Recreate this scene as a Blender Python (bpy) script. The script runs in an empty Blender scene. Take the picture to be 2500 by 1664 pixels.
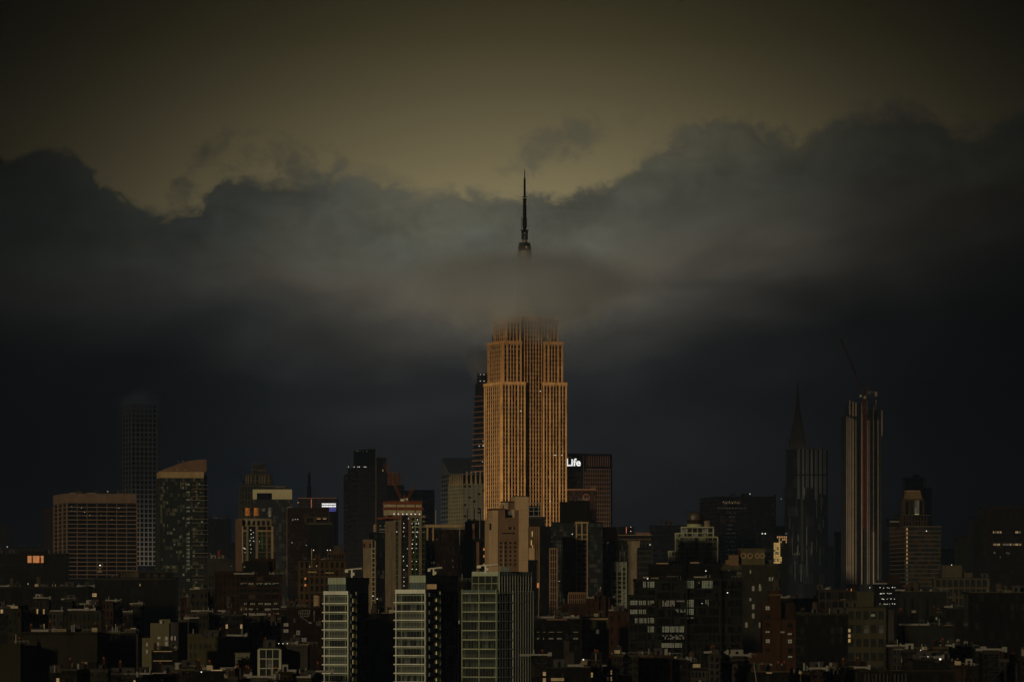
import bpy, math, random
from mathutils import Vector
R = math.radians
SC = bpy.context.scene
C = SC.collection
rng = random.Random(7)

# ------------------------------------------------------------------ camera
F, CAMH, HY = 12510.0, 65.0, 1536.0      # focal length in photo pixels, eye height (m), horizon row
cam = bpy.data.objects.new('camera', bpy.data.cameras.new('camera'))
C.objects.link(cam)
cam.location = (0, 0, CAMH)
cam.rotation_euler = (R(90), 0, 0)
cam.data.sensor_fit = 'HORIZONTAL'
cam.data.sensor_width = 36.0
cam.data.lens = 36.0 * F / 2500.0
cam.data.shift_y = (HY - 832.0) / 2500.0
cam.data.clip_start = 5.0
cam.data.clip_end = 60000.0
SC.camera = cam

# ------------------------------------------------------------------ world (storm sky)
SUN_EL, SUN_AZ = 7.0, 28.0               # low sun behind the camera, to its left
w = bpy.data.worlds.new('World'); SC.world = w; w.use_nodes = True
NT = w.node_tree; NT.nodes.clear()
def wn(t): return NT.nodes.new(t)
def put(sock, v):
    if hasattr(v, 'is_output'): NT.links.new(v, sock)
    else: sock.default_value = v
def mt(op, a, b=None, c=None, clamp=False):
    n = wn('ShaderNodeMath'); n.operation = op; n.use_clamp = clamp
    put(n.inputs[0], a)
    if b is not None: put(n.inputs[1], b)
    if c is not None: put(n.inputs[2], c)
    return n.outputs[0]
def sstep(v, lo, hi):
    n = wn('ShaderNodeMapRange'); n.interpolation_type = 'SMOOTHSTEP'
    put(n.inputs[0], v); n.inputs[1].default_value = lo; n.inputs[2].default_value = hi
    return n.outputs[0]
def ramp(v, pts):
    n = wn('ShaderNodeValToRGB'); put(n.inputs[0], v); e = n.color_ramp.elements
    while len(e) < len(pts): e.new(0.5)
    for i, (p, c) in enumerate(pts):
        e[i].position = p; e[i].color = (*c, 1)
    return n.outputs[0]
def wnoise(vec, scale, det, rough, dist=0.0):
    n = wn('ShaderNodeTexNoise'); put(n.inputs['Vector'], vec)
    n.inputs['Scale'].default_value = scale; n.inputs['Detail'].default_value = det
    n.inputs['Roughness'].default_value = rough; n.inputs['Distortion'].default_value = dist
    return n.outputs[0]
def mixc(f, a, b, blend='MIX'):
    n = wn('ShaderNodeMix'); n.data_type = 'RGBA'; n.blend_type = blend
    put(n.inputs[0], f); put(n.inputs[6], a); put(n.inputs[7], b)
    return n.outputs[2]
tc = wn('ShaderNodeTexCoord')
sx = wn('ShaderNodeSeparateXYZ'); NT.links.new(tc.outputs['Generated'], sx.inputs[0])
az = mt('MULTIPLY', mt('ARCTAN2', sx.outputs[0], sx.outputs[1]), 57.29578)
el = mt('MULTIPLY', mt('ARCSINE', sx.outputs[2]), 57.29578)
cb = wn('ShaderNodeCombineXYZ'); put(cb.inputs[0], az); put(cb.inputs[1], mt('MULTIPLY', el, 1.25)); put(cb.inputs[2], 3.7)
cb2 = wn('ShaderNodeCombineXYZ'); put(cb2.inputs[0], mt('ADD', mt('MULTIPLY', az, 0.45), mt('MULTIPLY', el, -0.25))); put(cb2.inputs[1], el); put(cb2.inputs[2], 9.1)
n_big = wnoise(cb.outputs[0], 0.85, 3.0, 0.5)
n_edge = wnoise(cb.outputs[0], 2.1, 10.0, 0.62, 0.5)
n_fine = wnoise(cb.outputs[0], 7.0, 6.0, 0.6, 0.4)
n_soft = wnoise(cb2.outputs[0], 1.3, 3.0, 0.5)
n_body = wnoise(cb2.outputs[0], 0.9, 5.0, 0.5, 0.3)
# cloud-top height against azimuth (degrees)
EDGE = [(-60, 440), (0, 395), (110, 385), (190, 410), (250, 455), (310, 492), (380, 505), (450, 498), (510, 472), (570, 448), (630, 430), (700, 420), (790, 425), (860, 440), (960, 462),
        (1060, 470), (1130, 468), (1250, 478), (1330, 470), (1430, 448), (1530, 412), (1600, 365), (1680, 318), (1780, 308), (1860, 305), (1930, 328), (2010, 305), (2100, 280), (2180, 262),
        (2250, 276), (2330, 318), (2390, 330), (2450, 298), (2560, 285)]
fc = wn('ShaderNodeFloatCurve')
cv = fc.mapping.curves[0]
while len(cv.points) < len(EDGE): cv.points.new(0.5, 0.5)
for p, (x, y) in zip(cv.points, EDGE):
    p.location = (((x - 1250) / 218.3 + 7) / 14, (HY - y) / 218.3 / 8)
fc.mapping.update()
put(fc.inputs[1], mt('DIVIDE', mt('ADD', az, 7.0), 14.0, clamp=True))
edge = mt('MULTIPLY', fc.outputs[0], 8.0)
edge = mt('ADD', edge, mt('MULTIPLY', mt('SUBTRACT', n_edge, 0.5), 0.85))
edge = mt('ADD', edge, mt('MULTIPLY', mt('SUBTRACT', n_big, 0.5), 0.25))
edge = mt('ADD', edge, mt('MULTIPLY', mt('SUBTRACT', n_fine, 0.5), 0.22))
cloud = sstep(mt('DIVIDE', mt('SUBTRACT', edge, el), mt('ADD', mt('MULTIPLY', sstep(n_soft, 0.40, 0.72), 1.1), 0.55)), -0.10, 0.17)
def wisp(px, py, ra, rb, rot, thr):
    a0, e0 = (px - 1250) / 218.3, (HY - py) / 218.3
    da = mt('SUBTRACT', az, a0); de = mt('SUBTRACT', el, e0)
    c, s = math.cos(R(rot)), math.sin(R(rot))
    p = mt('DIVIDE', mt('ADD', mt('MULTIPLY', da, c), mt('MULTIPLY', de, s)), ra)
    q = mt('DIVIDE', mt('SUBTRACT', mt('MULTIPLY', de, c), mt('MULTIPLY', da, s)), rb)
    d = mt('SUBTRACT', 1.0, mt('ADD', mt('MULTIPLY', p, p), mt('MULTIPLY', q, q)))
    return mt('MULTIPLY', sstep(mt('ADD', d, mt('MULTIPLY', mt('SUBTRACT', n_edge, 0.5), 6.5)), -0.2, 1.9), thr)
cloud = mt('MAXIMUM', cloud, wisp(1385, 350, 0.85, 0.26, 26, 0.8))
cloud = mt('MAXIMUM', cloud, wisp(470, 455, 0.70, 0.22, 48, 0.75))
cloud = mt('MAXIMUM', cloud, wisp(680, 392, 0.80, 0.28, -6, 0.9))
cloud = mt('MAXIMUM', cloud, wisp(940, 440, 0.5, 0.14, -12, 0.5))
# sky dims away from the middle, the lens vignette put into its colour
def gauss(v, s): return mt('EXPONENT', mt('MULTIPLY', mt('POWER', mt('DIVIDE', v, s), 2.0), -1.0))
azc = mt('SUBTRACT', az, 0.1)
g_cl = mt('ADD', mt('MULTIPLY', gauss(azc, 3.35), 0.96), 0.04)
g_sk = mt('ADD', mt('MULTIPLY', gauss(azc, 3.8), 0.985), 0.015)
e8 = mt('DIVIDE', el, 10.0, clamp=True)
elw = mt('ADD', mt('SUBTRACT', el, mt('MULTIPLY', mt('MAXIMUM', az, 0.0), 0.13)), mt('MULTIPLY', mt('SUBTRACT', n_body, 0.5), 1.5))
b8 = mt('DIVIDE', elw, 10.0, clamp=True)
clear = ramp(e8, [(0.0, (.22, .186, .092)), (0.46, (.215, .180, .096)), (0.53, (.142, .118, .061)), (0.60, (.084, .070, .036)), (0.66, (.048, .040, .018)), (0.72, (.026, .021, .010)), (0.9, (.016, .014, .010)), (1.0, (.012, .011, .009))])
body = ramp(b8, [(0.0, (.0098, .0100, .0116)), (0.14, (.0102, .0106, .0124)), (0.22, (.0108, .0118, .0132)), (0.28, (.0158, .0166, .0172)), (0.345, (.043, .041, .035)), (0.40, (.085, .076, .058)), (0.45, (.086, .087, .067)), (0.52, (.088, .082, .056)), (0.62, (.060, .054, .034)), (0.75, (.030, .027, .019)), (1.0, (.013, .012, .010))])
rim = sstep(mt('SUBTRACT', edge, el), 1.4, 0.0)
bvar = mt('ADD', mt('MULTIPLY', n_body, 1.5), 0.26)
bvar = mt('MULTIPLY', bvar, mt('ADD', 1.0, mt('MULTIPLY', mt('MULTIPLY', mt('SUBTRACT', n_edge, 0.62), 1.0), rim)))
bcol = mixc(1.0, body, mixc(1.0, (1, 1, 1, 1), g_cl, 'MULTIPLY'), 'MULTIPLY')
bcol = mixc(1.0, bcol, bvar, 'MULTIPLY')
cool = sstep(mt('SUBTRACT', mt('ADD', mt('MULTIPLY', n_big, 2.4), -1.0), mt('MULTIPLY', mt('ADD', az, 1.6), 0.30)), 0.0, 1.0)
bcol = mixc(mt('MULTIPLY', cool, 0.6), bcol, mixc(1.0, bcol, (0.80, 0.98, 1.22, 1), 'MULTIPLY'))
ccol = mixc(1.0, clear, g_sk, 'MULTIPLY')
storm = mixc(cloud, ccol, bcol)
below = sstep(el, -0.6, -0.05)
storm = mixc(below, (0.004, 0.004, 0.004, 1), storm)
sky = wn('ShaderNodeTexSky'); sky.sky_type = 'NISHITA'; sky.sun_disc = False
sky.sun_elevation = R(SUN_EL); sky.sun_rotation = R(180 + SUN_AZ)
sky.air_density = 1.0; sky.dust_density = 4.0; sky.ozone_density = 1.0
bg1 = wn('ShaderNodeBackground'); bg1.inputs[1].default_value = 1.0; NT.links.new(storm, bg1.inputs[0])
bg2 = wn('ShaderNodeBackground'); bg2.inputs[1].default_value = 0.06
# what little of the clear evening sky gets through the cloud cover overhead and behind
behind = sstep(mt('MULTIPLY', sx.outputs[1], -1.0), -0.1, 0.7)
cover = mt('ADD', mt('MULTIPLY', sstep(el, 9.0, 40.0), 0.22), mt('MULTIPLY', mt('MULTIPLY', behind, sstep(el, -1.0, 3.0)), 0.15))
NT.links.new(mixc(1.0, sky.outputs[0], cover, 'MULTIPLY'), bg2.inputs[0])
ad = wn('ShaderNodeAddShader'); NT.links.new(bg1.outputs[0], ad.inputs[0]); NT.links.new(bg2.outputs[0], ad.inputs[1])
wo = wn('ShaderNodeOutputWorld'); NT.links.new(ad.outputs[0], wo.inputs[0])

# ------------------------------------------------------------------ sun and exposure
sd = bpy.data.lights.new('sun', 'SUN'); sd.energy = 2.8; sd.angle = R(2.2); sd.color = (1.0, 0.78, 0.50)
sun = bpy.data.objects.new('sun', sd); C.objects.link(sun)
sv = Vector((-math.sin(R(SUN_AZ)) * math.cos(R(SUN_EL)), -math.cos(R(SUN_AZ)) * math.cos(R(SUN_EL)), math.sin(R(SUN_EL))))
sun.rotation_euler = sv.to_track_quat('Z', 'Y').to_euler()
SC.view_settings.view_transform = 'Standard'; SC.view_settings.look = 'None'
SC.view_settings.exposure = 0.0; SC.view_settings.gamma = 1.0; SC.view_settings.use_curve_mapping = False
SC.render.engine = 'CYCLES'
SC.cycles.use_denoising = True
SC.cycles.max_bounces = 8; SC.cycles.diffuse_bounces = 2; SC.cycles.glossy_bounces = 2
SC.cycles.volume_bounces = 6; SC.cycles.volume_step_rate = 2.0; SC.cycles.transparent_max_bounces = 6
SC.cycles.sample_clamp_indirect = 2.0

# ------------------------------------------------------------------ materials
def mat_new(name):
    m = bpy.data.materials.new(name); m.use_nodes = True
    return m, m.node_tree, m.node_tree.nodes['Principled BSDF']
DIM_TONE = {k: 1.0 for k in ('limestone', 'limestone_shaded', 'aluminium_spandrel', 'sky_tinted_white', 'park_concrete', 'stripe_grey', 'dome_metal', 'slab_concrete', 'wedge_cladding', 'rib_bronze', 'shade_cloud_grey', 'terracotta',
                            'crown_stone', 'crown_white', 'cedar_wood', 'beige_stone', 'grid_beige', 'balcony_white', 'needle_stone', 'needle_steel', 'green_glass_panel', 'balcony_soffit', 'wide_frame', 'wide_frame_side', 'tan_stucco')}
DIM_TONE.update({'tan_stucco': .8, 'beige_stone': .8, 'tan_brick': .75, 'grey_concrete': .8, 'pale_concrete': .75, 'black_brick': 0.55, 'shade_dark_brick': 0.34, 'dark_olive_stone': 0.33, 'olive_stone': 0.36, 'terrace_stone': 0.38, 'terrace_pale': 0.5, 'beige_house': 0.38, 'stepped_plaster': 0.42, 'gable_white': .5, 'grey_green_wall': 0.36, 'lit_brick': 0.34, 'cream_wall': 0.34, 'loggia_stone': 0.52, 'grid_brown': .4, 'dark_red_brick': .4, 'brown_brick': 0.28, 'red_brick': 0.3, 'classical_stone': .45, 'disc_stone': .5, 'dark_concrete': 0.4, 'green_grey_frame': .8, 'grid_beige': .8})
def stone(name, rgb, var=0.35, rough=0.85, metal=0.0, scale=0.11):
    """wall colour with blotches and vertical weather streaks"""
    rgb = tuple(c * DIM_TONE.get(name, 0.55) for c in rgb)  # wall colour darkened to stand in for dim light at edges and low down
    m, t, p = mat_new(name)
    g = t.nodes.new('ShaderNodeNewGeometry')
    mp = t.nodes.new('ShaderNodeMapping'); mp.inputs['Scale'].default_value = (1, 1, 0.14)
    t.links.new(g.outputs['Position'], mp.inputs[0])
    a = t.nodes.new('ShaderNodeTexNoise'); a.inputs['Scale'].default_value = scale; a.inputs['Detail'].default_value = 4
    b = t.nodes.new('ShaderNodeTexNoise'); b.inputs['Scale'].default_value = scale * 6; b.inputs['Detail'].default_value = 5
    t.links.new(g.outputs['Position'], a.inputs['Vector']); t.links.new(mp.outputs[0], b.inputs['Vector'])
    s = t.nodes.new('ShaderNodeMath'); s.operation = 'ADD'
    t.links.new(a.outputs[0], s.inputs[0]); t.links.new(b.outputs[0], s.inputs[1])
    r = t.nodes.new('ShaderNodeMapRange'); r.inputs[1].default_value = 0.6; r.inputs[2].default_value = 1.4
    r.inputs[3].default_value = 1 - var; r.inputs[4].default_value = 1 + var
    t.links.new(s.outputs[0], r.inputs[0])
    x = t.nodes.new('ShaderNodeVectorMath'); x.operation = 'SCALE'; x.inputs[0].default_value = rgb
    t.links.new(r.outputs[0], x.inputs['Scale']); t.links.new(x.outputs[0], p.inputs['Base Color'])
    p.inputs['Roughness'].default_value = rough; p.inputs['Metallic'].default_value = metal
    p.inputs['Specular IOR Level'].default_value = 0.0 if rough > .5 else 0.2
    return m
def pane_mat(name, dark, blind, frac, cw, ch, ox=0.0, oz=0.0, rough=0.15, spec=0.22):
    """window glass whose cells differ: most dark, some with blinds drawn"""
    m, t, p = mat_new(name)
    tcn = t.nodes.new('ShaderNodeTexCoord')
    mp = t.nodes.new('ShaderNodeMapping'); mp.vector_type = 'POINT'
    mp.inputs['Location'].default_value = (-ox / cw + 0.013, 0.37, -oz / ch); mp.inputs['Scale'].default_value = (1 / cw, 1 / cw, 1 / ch)
    t.links.new(tcn.outputs['Object'], mp.inputs[0])
    fl = t.nodes.new('ShaderNodeVectorMath'); fl.operation = 'FLOOR'; t.links.new(mp.outputs[0], fl.inputs[0])
    wt = t.nodes.new('ShaderNodeTexWhiteNoise'); wt.noise_dimensions = '3D'; t.links.new(fl.outputs[0], wt.inputs['Vector'])
    r = t.nodes.new('ShaderNodeMapRange'); r.inputs[1].default_value = 1 - frac; r.inputs[2].default_value = 1.0
    t.links.new(wt.outputs['Value'], r.inputs[0])
    mx = t.nodes.new('ShaderNodeMix'); mx.data_type = 'RGBA'
    t.links.new(r.outputs[0], mx.inputs[0]); mx.inputs[6].default_value = (*dark, 1); mx.inputs[7].default_value = (*blind, 1)
    t.links.new(mx.outputs[2], p.inputs['Base Color'])
    p.inputs['Roughness'].default_value = rough; p.inputs['Specular IOR Level'].default_value = spec
    return m
def emit(name, rgb, s, base=(.02, .02, .02)):
    m, t, p = mat_new(name)
    p.inputs['Base Color'].default_value = (*base, 1)
    g = t.nodes.new('ShaderNodeNewGeometry')
    n = t.nodes.new('ShaderNodeTexNoise'); n.inputs['Scale'].default_value = 0.6; n.inputs['Detail'].default_value = 2
    t.links.new(g.outputs['Position'], n.inputs['Vector'])
    r = t.nodes.new('ShaderNodeMapRange'); r.inputs[3].default_value = s * 0.35; r.inputs[4].default_value = s * 1.65
    t.links.new(n.outputs[0], r.inputs[0]); t.links.new(r.outputs[0], p.inputs['Emission Strength'])
    p.inputs['Emission Color'].default_value = (*rgb, 1)
    return m

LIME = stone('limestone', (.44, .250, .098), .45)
LIMEB = stone('limestone_shaded', (.37, .203, .080), .45)  # darker copy: cloud shade on the upper tiers put into the stone colour
ALU = stone('aluminium_spandrel', (.15, .125, .085), .8, .5, 0.2, 0.5)
DKMET = stone('dark_metal', (.018, .018, .018), .3, .5)
BLACK = stone('black_brick', (.006, .006, .005), .4)
BLACKB = stone('black_blue_cladding', (.006, .007, .009), .4, .6)
SHADEBR = stone('shade_dark_brick', (.014, .012, .008), .45)  # brick darkened so its colour carries the low city's shade
BROWN = stone('brown_brick', (.035, .021, .011), .45)
REDBR = stone('red_brick', (.040, .020, .011), .45)
OLIVE = stone('olive_stone', (.055, .049, .027), .4)
OLIVED = stone('dark_olive_stone', (.028, .026, .015), .4)
TAN = stone('tan_stucco', (.19, .138, .080), .16)
TANB = stone('tan_brick', (.075, .047, .027), .25)
BEIGE = stone('beige_stone', (.14, .105, .055), .3)
PALE = stone('pale_concrete', (.20, .17, .11), .3)
CONC = stone('grey_concrete', (.085, .07, .045), .4)
CONCD = stone('dark_concrete', (.035, .033, .028), .4)
GRANITE = stone('granite', (.10, .070, .046), .25)
GREENW = stone('sky_tinted_white', (.205, .22, .185), .25)  # white slab edges with the greenish sky light tinted into the colour
GREENF = stone('green_grey_frame', (.11, .135, .085), .3)
GREENP = stone('green_glass_panel', (.115, .14, .10), .3, .3)
BLUEP = stone('blue_glass_panel', (.06, .085, .085), .35, .3)
GREYM = stone('grey_metal', (.10, .10, .085), .3, .5)
WHITE = stone('white_paint', (.42, .42, .34), .2)
RUST = stone('rust_steel', (.12, .04, .016), .3)
ORANGE = stone('orange_steel', (.11, .042, .015), .3)
REDST = stone('red_steel', (.12, .024, .017), .3)
TERRA = stone('terracotta', (.16, .085, .055), .25)
WOODO = stone('cedar_wood', (.24, .10, .030), .4, .8, 0, .4)
WOODP = stone('pale_cedar', (.20, .15, .09), .4, .8, 0, .4)
WOODD = stone('dark_cedar', (.03, .024, .016), .4, .8, 0, .4)
NET = stone('green_netting', (.035, .065, .012), .5)
STEEL = stone('spire_steel', (.10, .08, .05), .3, .6)
BRASS = stone('dome_metal', (.50, .42, .28), .3, .5, 0.2)
LEAD = stone('lead_roof', (.03, .03, .028), .3, .6)
BARK = stone('bark', (.012, .010, .007), .3)
LEAFM = stone('hedge_leaf', (.010, .013, .006), .5)
BLIND = pane_mat('glass_blind', (.012, .0145, .0125), (.034, .040, .034), .9, 1.1, 30, rough=.35)
GDARK = pane_mat('glass_dark', (.006, .007, .006), (.02, .022, .018), .3, 1.6, 3.3)
GBLK = pane_mat('glass_black', (.002, .002, .002), (.004, .004, .004), .3, 6, 3.6, spec=.15)
GBLUE = pane_mat('glass_blue', (.006, .009, .012), (.018, .022, .026), .4, 2.0, 3.5)
GREFL = pane_mat('glass_painted_sky', (.03, .035, .04), (.10, .11, .115), .8, 2.2, 3.6, rough=.2)  # pale base colour stands in for reflected sky
E_WARM = emit('lit_warm', (1.0, .62, .24), .22)
E_PALE = emit('lit_pale', (.80, .88, .48), .058)
E_DIM = emit('lit_dim', (.9, .8, .5), .032)
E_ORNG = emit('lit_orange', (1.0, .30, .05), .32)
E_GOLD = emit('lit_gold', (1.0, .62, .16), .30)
E_WHITE = emit('lit_white', (1.0, .97, .88), 0.95)
E_SIGN = emit('lit_sign', (1.0, 1.0, 1.0), .85)
E_BLUE = emit('lit_blue', (.10, .12, .8), .30)
E_RED = emit('lit_red', (1.0, .25, .12), .45)
E_GREEN = emit('lit_green', (.75, .9, .25), .5)

# ------------------------------------------------------------------ geometry helpers
def X(px, Y): return (px - 1250.0) * Y / F
def Z(py, Y): return CAMH + (HY - py) * Y / F
class MB:
    def __init__(s): s.v = []; s.f = []
    def box(s, x0, x1, y0, y1, z0, z1):
        n = len(s.v)
        s.v += [(x0, y0, z0), (x1, y0, z0), (x1, y1, z0), (x0, y1, z0), (x0, y0, z1), (x1, y0, z1), (x1, y1, z1), (x0, y1, z1)]
        s.f += [tuple(n + i for i in q) for q in ((0, 3, 2, 1), (4, 5, 6, 7), (0, 1, 5, 4), (1, 2, 6, 5), (2, 3, 7, 6), (3, 0, 4, 7))]
        return s
    def hexa(s, pts):
        n = len(s.v); s.v += list(pts)
        s.f += [tuple(n + i for i in q) for q in ((0, 3, 2, 1), (4, 5, 6, 7), (0, 1, 5, 4), (1, 2, 6, 5), (2, 3, 7, 6), (3, 0, 4, 7))]
        return s
    def lathe(s, prof, n=12, cx=0, cy=0, ph=0.0):
        b = len(s.v)
        for r, z in prof:
            for i in range(n):
                a = 2 * math.pi * i / n + ph
                s.v.append((cx + r * math.cos(a), cy + r * math.sin(a), z))
        for j in range(len(prof) - 1):
            for i in range(n):
                k = (i + 1) % n
                s.f.append((b + j * n + i, b + j * n + k, b + (j + 1) * n + k, b + (j + 1) * n + i))
        s.f.append(tuple(b + i for i in reversed(range(n)))); s.f.append(tuple(b + (len(prof) - 1) * n + i for i in range(n)))
        return s
    def bar(s, p, q, r, r2=None):
        p, q = Vector(p), Vector(q); d = (q - p)
        if d.length < 1e-6: return s
        d.normalize(); u = d.orthogonal().normalized(); v = d.cross(u); r2 = r if r2 is None else r2
        n = len(s.v)
        for c, rr in ((p, r), (q, r2)):
            for a, b in ((-1, -1), (1, -1), (1, 1), (-1, 1)):
                s.v.append(tuple(c + u * rr * a + v * rr * b))
        s.f += [tuple(n + i for i in k) for k in ((0, 3, 2, 1), (4, 5, 6, 7), (0, 1, 5, 4), (1, 2, 6, 5), (2, 3, 7, 6), (3, 0, 4, 7))]
        return s
    def lattice(s, p, q, wd, seg, r):
        p, q = Vector(p), Vector(q); d = (q - p).normalized()
        u = d.cross(Vector((0, 1, 0)))
        u = u.normalized() if u.length > .05 else Vector((1, 0, 0))
        v = d.cross(u).normalized(); L = (q - p).length; n = max(2, int(L / seg))
        cor = [(-1, -1), (1, -1), (1, 1), (-1, 1)]
        P = lambda t, c: p + d * (L * t) + u * (wd / 2 * c[0]) + v * (wd / 2 * c[1])
        for c in cor: s.bar(P(0, c), P(1, c), r)
        for i in range(n):
            for k in range(4):
                a, b = cor[k], cor[(k + 1) % 4]
                if i % 2: a, b = b, a
                s.bar(P(i / n, a), P((i + 1) / n, b), r * .7)
        return s
    def mesh(s, name, mat):
        me = bpy.data.meshes.new(name); me.from_pydata(s.v, [], s.f); me.update()
        me.materials.append(mat); return me
    def build(s, name, mat, parent=None, stuff=False):
        o = bpy.data.objects.new(name, s.mesh(name, mat)); C.objects.link(o); o.parent = parent
        if stuff: o['kind'] = 'stuff'
        return o
CUBE = {}
def part(name, mat, parent, x0, x1, y0, y1, z0, z1):
    me = CUBE.get((name, mat.name))
    if me is None:
        me = MB().box(-.5, .5, -.5, .5, -.5, .5).mesh(name, mat); CUBE[(name, mat.name)] = me
    o = bpy.data.objects.new(name, me); C.objects.link(o); o.parent = parent
    o.location = ((x0 + x1) / 2, (y0 + y1) / 2, (z0 + z1) / 2)
    o.scale = (abs(x1 - x0), abs(y1 - y0), abs(z1 - z0))
    return o
def sub(o, p):
    """make o a piece of part p without moving it"""
    o.parent = p; m = Vector; o.matrix_parent_inverse = p.matrix_basis.inverted(); return o
BALL = {}
def ball(name, mat, parent, x, y, z, r):
    me = BALL.get((name, mat.name))
    if me is None:
        me = MB().lathe([(.45, -.85), (.9, -.45), (1, 0), (.9, .45), (.45, .85)], 8).mesh(name, mat); BALL[(name, mat.name)] = me
    o = bpy.data.objects.new(name, me); C.objects.link(o); o.parent = parent
    o.location = (x, y, z); o.scale = (r, r, r); return o
def tag(o, label, cat, group=None):
    o['label'] = label; o['category'] = cat
    if group: o['group'] = group
    return o
def empty(name, loc, label, cat, group=None, rz=0.0):
    o = bpy.data.objects.new(name, None); C.objects.link(o); o.location = loc; o.rotation_euler = (0, 0, rz)
    o.empty_display_size = 5
    return tag(o, label, cat, group)

class B:
    """A building: local x runs along its front, y into depth, origin at the corner nearest the camera."""
    def __init__(s, name, label, cat, Y, xc, a=0.0, side='L', D=30.0, group=None):
        s.Y, s.side, s.D = Y, side, D
        s.rot = R(a) if side == 'L' else -R(a)
        s.xc = X(xc, Y); s.k = Y / F
        s.o = empty(name, (s.xc, Y, 0), label, cat, group, s.rot)
        s.c, s.s = math.cos(s.rot), math.sin(s.rot); s.n = 0
    def u(s, px):
        t = (px - 1250.0) / F
        return (t * s.Y - s.xc) / (s.c - t * s.s)
    def v(s, px):
        t = (px - 1250.0) / F; d = -s.s - t * s.c
        return (t * s.Y - s.xc) / d if abs(d) > 1e-4 else s.D
    def z(s, py): return Z(py, s.Y)
    def part(s, name, mat, *b): return part(name, mat, s.o, *b)
    def pbox(s, name, mat, p0, p1, pt, pb, y0=-.3, y1=.1):
        return part(name, mat, s.o, s.u(p0), s.u(p1), y0, y1, s.z(pb), s.z(pt))
    def lit(s, mat, p0, p1, pt, pb, y=-.12, name='lit_window'):
        return part(name, mat, s.o, s.u(p0), s.u(p1), y - .08, y, s.z(pb), s.z(pt))
    def lamp(s, px, py, r=1.0, y=-1.0, mat=None):
        return ball('lamp', mat or E_WHITE, s.o, s.u(px), y, s.z(py), max(r * 1.2, .7) * s.k)

def facade(b, box, face, spec, d, zb, wall, sep, win, wmb):
    nb, nf, pw, sh = spec
    x0, x1, y0, y1, z0, z1 = box
    if face == 'F':
        a0, a1 = x0, x1; cv = lambda s0, s1, e0, e1, q0, q1: (s0, s1, y0 - e1, y0 - e0, q0, q1)
    elif face == 'L':
        a0, a1 = y0, y1; cv = lambda s0, s1, e0, e1, q0, q1: (x0 - e1, x0 - e0, s0, s1, q0, q1)
    else:
        a0, a1 = y0, y1; cv = lambda s0, s1, e0, e1, q0, q1: (x1 + e0, x1 + e1, s0, s1, q0, q1)
    bw = (a1 - a0) / nb; fh = (z1 - zb) / nf
    def add(nm, t):
        if sep: b.part(nm, wall, *t)
        else: wmb.box(*t)
    if pw > 0:
        for i in range(nb + 1):
            c = a0 + i * bw; h = pw * bw / 2
            s0, s1 = max(a0, c - h), min(a1, c + h)
            if face == 'F':
                if i == 0: s0 -= d * .96
                if i == nb: s1 += d * .96
            add('pier', cv(s0, s1, 0, d, zb, z1))
    if sh > 0:
        for j in range(nf + 1):
            c = z1 - j * fh; h = sh * fh / 2
            add('spandrel', cv(a0, a1, 0, d * .8, max(zb, c - h), min(z1, c + h)))
    if win:
        mats, wts = zip(*win)
        for i in range(nb):
            for j in range(nf):
                s0 = a0 + i * bw + pw * bw / 2; s1 = a0 + (i + 1) * bw - pw * bw / 2
                q1 = z1 - j * fh - sh * fh / 2; q0 = z1 - (j + 1) * fh + sh * fh / 2
                b.part('window', rng.choices(mats, wts)[0], *cv(s0, s1, .02, .09, q0, q1))

def tier(b, p0, p1, pt, pb, f=None, s=None, wall=CONC, glass=None, v0=0.0, v1=None, base=True, d=.45, win=None, swin=None, roof=None, rh=.9, over=.25, pale=None, zmax=None):
    """one block of a building; f/s = (bays, floors, pier share, spandrel share) of its front and visible side"""
    x0, x1 = b.u(p0), b.u(p1); y0 = v0; y1 = v0 + b.D if v1 is None else v1
    z1 = b.z(pt); zb = b.z(pb); z0 = 0.0 if base else zb
    box = (x0, x1, y0, y1, z0, z1)
    blank = f is None and s is None
    if glass is None and not blank:
        nb, nf = (f or s)[:2]; wd = (x1 - x0) if f else (y1 - y0)
        b.n += 1
        glass = pane_mat('%s_pane_%d' % (b.o.name, b.n), (.0028, .0028, .0025), pale or (.009, .009, .007), .30, wd / nb, (z1 - zb) / nf, x0, z1, spec=.10)
    core = MB().box(*box)
    core.build('wall' if blank else 'glazing', wall if blank else glass, b.o, stuff=not blank)
    wmb = MB(); any_m = False
    for face, spec, wn_ in (('F', f, win), (b.side, s, swin)):
        if spec is None: continue
        nb, nf = spec[:2]
        px_w = ((x1 - x0) if face == 'F' else (y1 - y0) * abs(b.s)) / nb / b.k; px_h = (z1 - zb) / nf / b.k
        sep = max(px_w, px_h) >= 7.5 and (nb + nf) < 120
        facade(b, box, face, spec, d, zb, wall, sep, wn_, wmb)
    if wmb.v: wmb.build('wall', wall, b.o, stuff=True)
    if rh: b.part('roof', roof or wall, x0 - over, x1 + over, y0 - over - d, y1 + over, z1 + .01, z1 + rh)
    return box
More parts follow.
